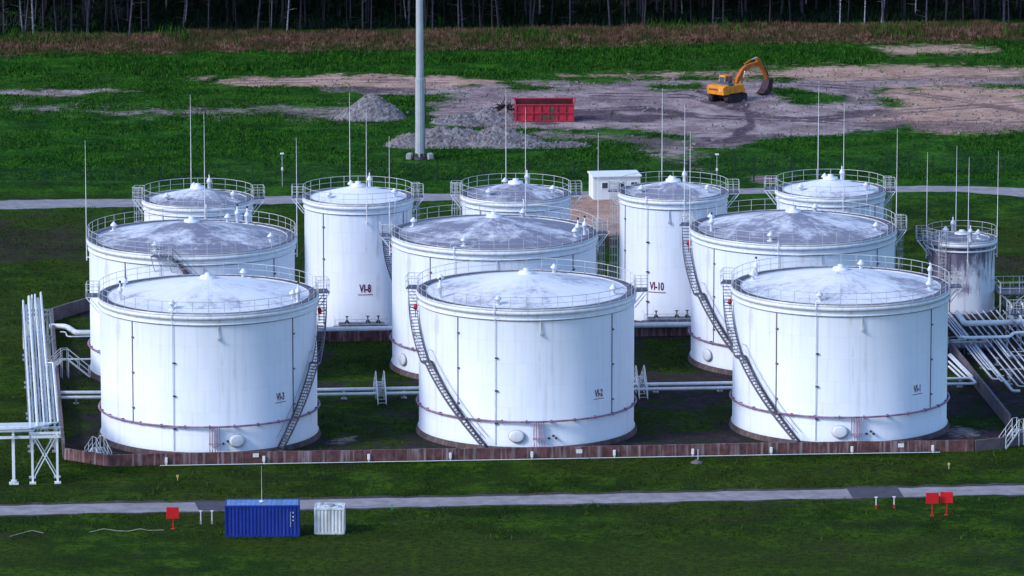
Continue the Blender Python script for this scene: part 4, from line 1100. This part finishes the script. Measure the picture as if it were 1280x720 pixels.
# brushwood
bw = G(630,141); m = MB(); rs = random.Random(5)
for _ in range(160):
    a = rs.uniform(0,2*PI); r_ = rs.uniform(0,1.3); p0 = Vector((r_*math.cos(a), r_*math.sin(a)*.8, rs.uniform(0,.9))); d = Vector((rs.gauss(0,1),rs.gauss(0,1),rs.gauss(0,.6))).normalized()*rs.uniform(.5,1.4)
    m.tube([p0, p0+d*.5+Vector((0,0,.1)), p0+d], .035, 4)
o = m.build('brushwood', 'branch_brown'); o.location = bw; tag(o, 'dark tangle of cut branches between the rubble heap and the red skip', 'brushwood')

# ------------------------------------------------------------------ vegetation stuff
def blades(name, X, Y, h, wdt, matn, lean=.35, kind='stuff', label=None, cat=None):
    n = len(X); a = np.random.uniform(0, PI, n); l = np.random.normal(0, lean, (n, 2))*h[:, None]
    dx, dy = np.cos(a)*wdt/2, np.sin(a)*wdt/2
    v = np.zeros((n, 3, 3)); v[:,0] = np.stack([X-dx, Y-dy, 0*X-.01], 1); v[:,1] = np.stack([X+dx, Y+dy, 0*X-.01], 1); v[:,2] = np.stack([X+l[:,0], Y+l[:,1], h], 1)
    me = bpy.data.meshes.new(name); me.vertices.add(n*3); me.vertices.foreach_set('co', v.ravel()); me.loops.add(n*3); me.loops.foreach_set('vertex_index', np.arange(n*3))
    me.polygons.add(n); me.polygons.foreach_set('loop_start', np.arange(0, n*3, 3)); me.update(); me.validate()
    me.materials.append(MATS[matn]); o = bpy.data.objects.new(name, me); C.objects.link(o); tag(o, label, cat, kind=kind); return o
def onpath(px, py):
    a = (py > 618.5-(px-640)*.0205-0) & (py < 632.5-(px-640)*.0205+0)
    yr = 244.8-(px-640)*.0167+np.where(px > 1100, ((px-1100)/240)**2*12, 0)
    b = (abs(py-yr) < 5.2)
    return a | b
# short lawn near and around
X, Y = scatter(230000, 455, 640); S_ = paint(X, Y); px, py = Pnp(X, Y); dens = fbm(X*.25, Y*.25, 4, 55)
keep = (S_[0] < .35) & (S_[1] < .35) & ((S_[2] < .35) | (np.random.rand(len(X)) < .04)) & ~onpath(px, py) & (dens > .38+.2*np.random.rand(len(X)))
h = np.random.uniform(.05, .15, len(X))*(.6+dens); blades('short_grass', X[keep], Y[keep], h[keep], .09, 'grass_blade', .5)
X, Y = scatter(170000, 632, 742); S_ = paint(X, Y); px, py = Pnp(X, Y); dens = fbm(X*.16, Y*.16, 4, 66)
keep = ((S_[0] < .3) & (S_[1] < .4) | (np.random.rand(len(X)) < .03)) & (dens > .3+.22*np.random.rand(len(X)))
h = np.random.uniform(.10, .42, len(X))*(.35+dens)*np.where(py < 96, 1.7, 1.0); blades('meadow_grass', X[keep], Y[keep], h[keep], .14, 'grass_blade', .45)
X, Y = scatter(60000, 455, 740); S_ = paint(X, Y); px, py = Pnp(X, Y); dens = fbm(X*.5, Y*.5, 4, 131)
keep = (S_[0] < .6) & (S_[1] < .8) & (S_[2] < .8) & ~onpath(px, py) & (dens > .60+.06*np.random.rand(len(X)))
h = np.random.uniform(.15, .42, len(X)); blades('weed_tufts', X[keep], Y[keep], h[keep], .14, 'tuft_blade', .5)
# reddish brown weeds strip before the forest
m, nt, b = newmat('dry_weeds'); ge = nt.nodes.new('ShaderNodeNewGeometry'); P = ge.outputs['Position']
c = ramp(nt, noise(nt, P, 1.2, 6, .75), [(.40,(.030,.014,.010)),(.5,(.120,.062,.042)),(.60,(.30,.18,.13))])
c = mixc(nt, ramp(nt, noise(nt, P, .16, 5, .7), [(.46,(0,0,0)),(.58,(.9,.9,.9))]), c, (.050,.055,.018))
nt.links.new(c, b.inputs['Base Color']); b.inputs['Roughness'].default_value = .9; b.inputs['Specular IOR Level'].default_value = .1
e0, e1 = G(0, 69), G(1280, 50.5); ed = (e1-e0).normalized(); en = Vector((-ed.y, ed.x, 0))
n = 150000; t = np.random.uniform(-82, 82, n); q = np.random.uniform(-1.0, 15, n); q += (fbm(t*.15, q*0, 3, 5)-.5)*5
mid_ = (e0+e1)/2
X = mid_.x+ed.x*t+en.x*q; Y = mid_.y+ed.y*t+en.y*q; dn = fbm(X*.12, Y*.2, 4, 8)
h = np.random.uniform(.4, 1.05, n)*(.45+dn)*np.clip(.35+q/7, .4, 1); blades('weeds', X, Y, h, .11, 'dry_weeds', .18)
n = 9000; t = np.random.uniform(-82, 82, n); q = np.random.uniform(2, 22, n); 
X = mid_.x+ed.x*t+en.x*q; Y = mid_.y+ed.y*t+en.y*q; dn = fbm(X*.1, Y*.1, 3, 18); k_ = dn > .58
blades('scrub', X[k_], Y[k_], np.random.uniform(.8, 1.7, k_.sum()), .25, 'grass_blade', .35)

# ------------------------------------------------------------------ forest
mat('bark_pine', (.032,.026,.038), .95, 0, .5, 1.5, .6)
mat('bark_grey', (.055,.050,.075), .95, 0, .5, 1.5, .5)
m = mat('bark_birch', (.50,.47,.46), .85, 0, .25, 1.0, .3, streak=.0)
nt = m.node_tree; tcn = nt.nodes.new('ShaderNodeTexCoord'); bb = nt.nodes['Principled BSDF']
cc = mixc(nt, ramp(nt, noise(nt, tcn.outputs['Object'], 2.2, 5, .7, (1,1,2.5)), [(.50,(0,0,0)),(.60,(1,1,1))]), (.30,.30,.35), (.03,.028,.04)); nt.links.new(cc, bb.inputs['Base Color'])
m, nt, b = newmat('needles'); ge = nt.nodes.new('ShaderNodeNewGeometry')
nt.links.new(ramp(nt, noise(nt, ge.outputs['Position'], .9, 4, .7), [(.35,(.005,.011,.009)),(.65,(.017,.032,.018))]), b.inputs['Base Color']); b.inputs['Roughness'].default_value = .85; b.inputs['Specular IOR Level'].default_value = .1
def crown_mesh(name, seed, z0, z1, rad, nclump, low=0):
    rs = np.random.RandomState(seed); V_ = []; F_ = []
    for c in range(nclump):
        t = rs.uniform(0, 1); z = z0+(z1-z0)*t; rr = rad*(1-.75*t)*math.sqrt(rs.uniform(.05, 1)); a = rs.uniform(0, 2*PI)
        cx, cy = rr*math.cos(a), rr*math.sin(a)
        for k in range(16):
            p = np.array([cx, cy, z])+rs.normal(0, .45, 3); d1 = rs.normal(0, 1, 3); d1 /= np.linalg.norm(d1); d2 = np.cross(d1, rs.normal(0, 1, 3)); d2 /= np.linalg.norm(d2)
            s = rs.uniform(.2, .45); o = len(V_); V_ += [tuple(p-d1*s-d2*s*.5), tuple(p+d1*s-d2*s*.3), tuple(p+d1*s*.6+d2*s*.5), tuple(p-d1*s*.5+d2*s*.6)]; F_.append((o,o+1,o+2,o+3))
    return V_, F_
kinds = [('bark_pine', 9, 19, 2.4, 70), ('bark_grey', 7, 17, 2.6, 80), ('bark_birch', 8, 16, 2.3, 60), ('bark_pine', 2.2, 13, 2.6, 110)]
protos = []
for ki, (bk, z0, z1, rad, nc) in enumerate(kinds):
    for var in range(3):
        rs = random.Random(ki*10+var)
        root = thing('tree', (0,0,-.1), 0)
        tr = MB(); r0 = rs.choice([.06,.075,.09,.11,.15,.18]) if ki != 2 else rs.uniform(.07,.11)
        bx, by_ = rs.uniform(-.9,.9), rs.uniform(-.5,.5)
        pts = [(0,0,0),(bx*.1,by_*.1,1.5),(bx*.5,by_*.4,5),(bx,by_,10),(bx*.6,by_,z1-1)]
        tr.tube(pts, r0, 8, radii=[r0*1.25, r0, r0*.85, r0*.6, .04])
        if ki != 3:
            for _ in range(11):
                z = rs.uniform(1.2, z0+2); a = rs.uniform(0,2*PI); l = rs.uniform(.5,1.6)
                tr.tube([(bx*z/10,by_*z/10,z),(bx*z/10+l*math.cos(a),by_*z/10+l*math.sin(a),z+rs.uniform(-.2,.6))], .03, 4, radii=[.03,.01])
        for _ in range(6):
            z = rs.uniform(z0, z1-2); a = rs.uniform(0,2*PI); l = rad*.7
            tr.tube([(bx,by_,z),(bx+l*math.cos(a),by_+l*math.sin(a),z+.7)], .05, 5, radii=[.06,.02])
        tr.build('trunk', bk, root)
        v_, f_ = crown_mesh('crown', ki*7+var, z0, z1, rad, nc); cm = MB(); cm.add(v_, f_); cm.build('crown', 'needles', root)
        protos.append(root)
rs = random.Random(12)
desc = ['slender dark trunked pine', 'grey trunked tree', 'pale birch', 'dark spruce with low branches']
cnt = 0; used_ = set(); NT = 298
rows = []
for i in range(NT):
    ki = rs.choices([0,1,2,3], [.48,.33,.10,.09])[0]
    q = 14+ (rs.random()**1.2)*34 if ki != 3 else rs.uniform(30, 66)
    t = rs.uniform(-75, 75); rows.append((t, q, ki))
for t, q, ki in rows:
    pi_ = ki*3+rs.randrange(3)
    pr_ = protos[pi_]
    o = pr_ if pi_ not in used_ else copy_tree(pr_); used_.add(pi_)
    o.location = (mid_.x+ed.x*t+en.x*q, mid_.y+ed.y*t+en.y*q, -.1); o.rotation_euler = (rs.gauss(0,.03), rs.gauss(0,.03), rs.uniform(0,6.28)); s = rs.uniform(.85,1.2); o.scale = (s,s,s)
    tag(o, 'slender forest tree with ' + ['dark brown bark','grey bark','white birch bark','low dark branches'][ki] + ' at the wood behind the brown weeds', 'tree', ['dark pines','grey trees','birches','dark spruces'][ki]+' of the forest edge')
for i, p_ in enumerate(protos):
    if i not in used_:
        for ch in list(p_.children): bpy.data.objects.remove(ch)
        bpy.data.objects.remove(p_)
# understorey and far-off wood
n = 50000; t = np.random.uniform(-95, 95, n); q = np.random.uniform(19, 75, n); X = mid_.x+ed.x*t+en.x*q; Y = mid_.y+ed.y*t+en.y*q
blades('undergrowth', X, Y, np.random.uniform(.3, 2.2, n)*(fbm(X*.15,Y*.15,3,4)), .4, 'needles', .3)
mb = MB(); r_ = np.random.RandomState(3)
n = 26000; t = r_.uniform(-110, 110, n); q = r_.uniform(66, 90, n); z = r_.uniform(0, 15, n)
for i in range(n):
    p = np.array([mid_.x+ed.x*t[i]+en.x*q[i], mid_.y+ed.y*t[i]+en.y*q[i], z[i]]); d1 = r_.normal(0,1,3); d1 /= np.linalg.norm(d1); d2 = np.cross(d1, r_.normal(0,1,3)); d2 /= np.linalg.norm(d2); s = r_.uniform(.5,1.1)
    mb.add([p-d1*s, p-d2*s*.6, p+d1*s, p+d2*s*.6], [(0,1,2,3)])
tag(mb.build('deep_forest', 'needles'), kind='stuff')

# ------------------------------------------------------------------ light, sky, camera
sc_ = bpy.context.scene
SUN = Vector((-.80, -.42, .62)).normalized()
el = math.asin(SUN.z); az = math.atan2(SUN.x, SUN.y)
w = bpy.data.worlds.new('World'); sc_.world = w; w.use_nodes = True; nt = w.node_tree
sky = nt.nodes.new('ShaderNodeTexSky'); sky.sky_type = 'NISHITA'; sky.sun_disc = False; sky.sun_elevation = el; sky.sun_rotation = az
sky.air_density = 1.0; sky.dust_density = 1.0; sky.ozone_density = 5.0
nt.links.new(sky.outputs[0], nt.nodes['Background'].inputs[0]); nt.nodes['Background'].inputs[1].default_value = .14
sl = bpy.data.lights.new('sun', 'SUN'); sl.energy = 1.25; sl.angle = D2R(12); sl.color = (1.0, .975, .95)
so = bpy.data.objects.new('sun', sl); C.objects.link(so); so.rotation_euler = SUN.to_track_quat('Z', 'Y').to_euler()
cam = bpy.data.cameras.new('camera'); cam.sensor_width = 36; cam.lens = 36*F/1280; cam.clip_end = 9000; cam.clip_start = 1
co_ = bpy.data.objects.new('camera', cam); C.objects.link(co_); co_.location = (0,0,CH); co_.rotation_euler = (PI/2-PITCH, 0, 0)
sc_.camera = co_
sc_.view_settings.view_transform = 'Standard'; sc_.view_settings.look = 'None'; sc_.view_settings.exposure = .98; sc_.view_settings.gamma = 1
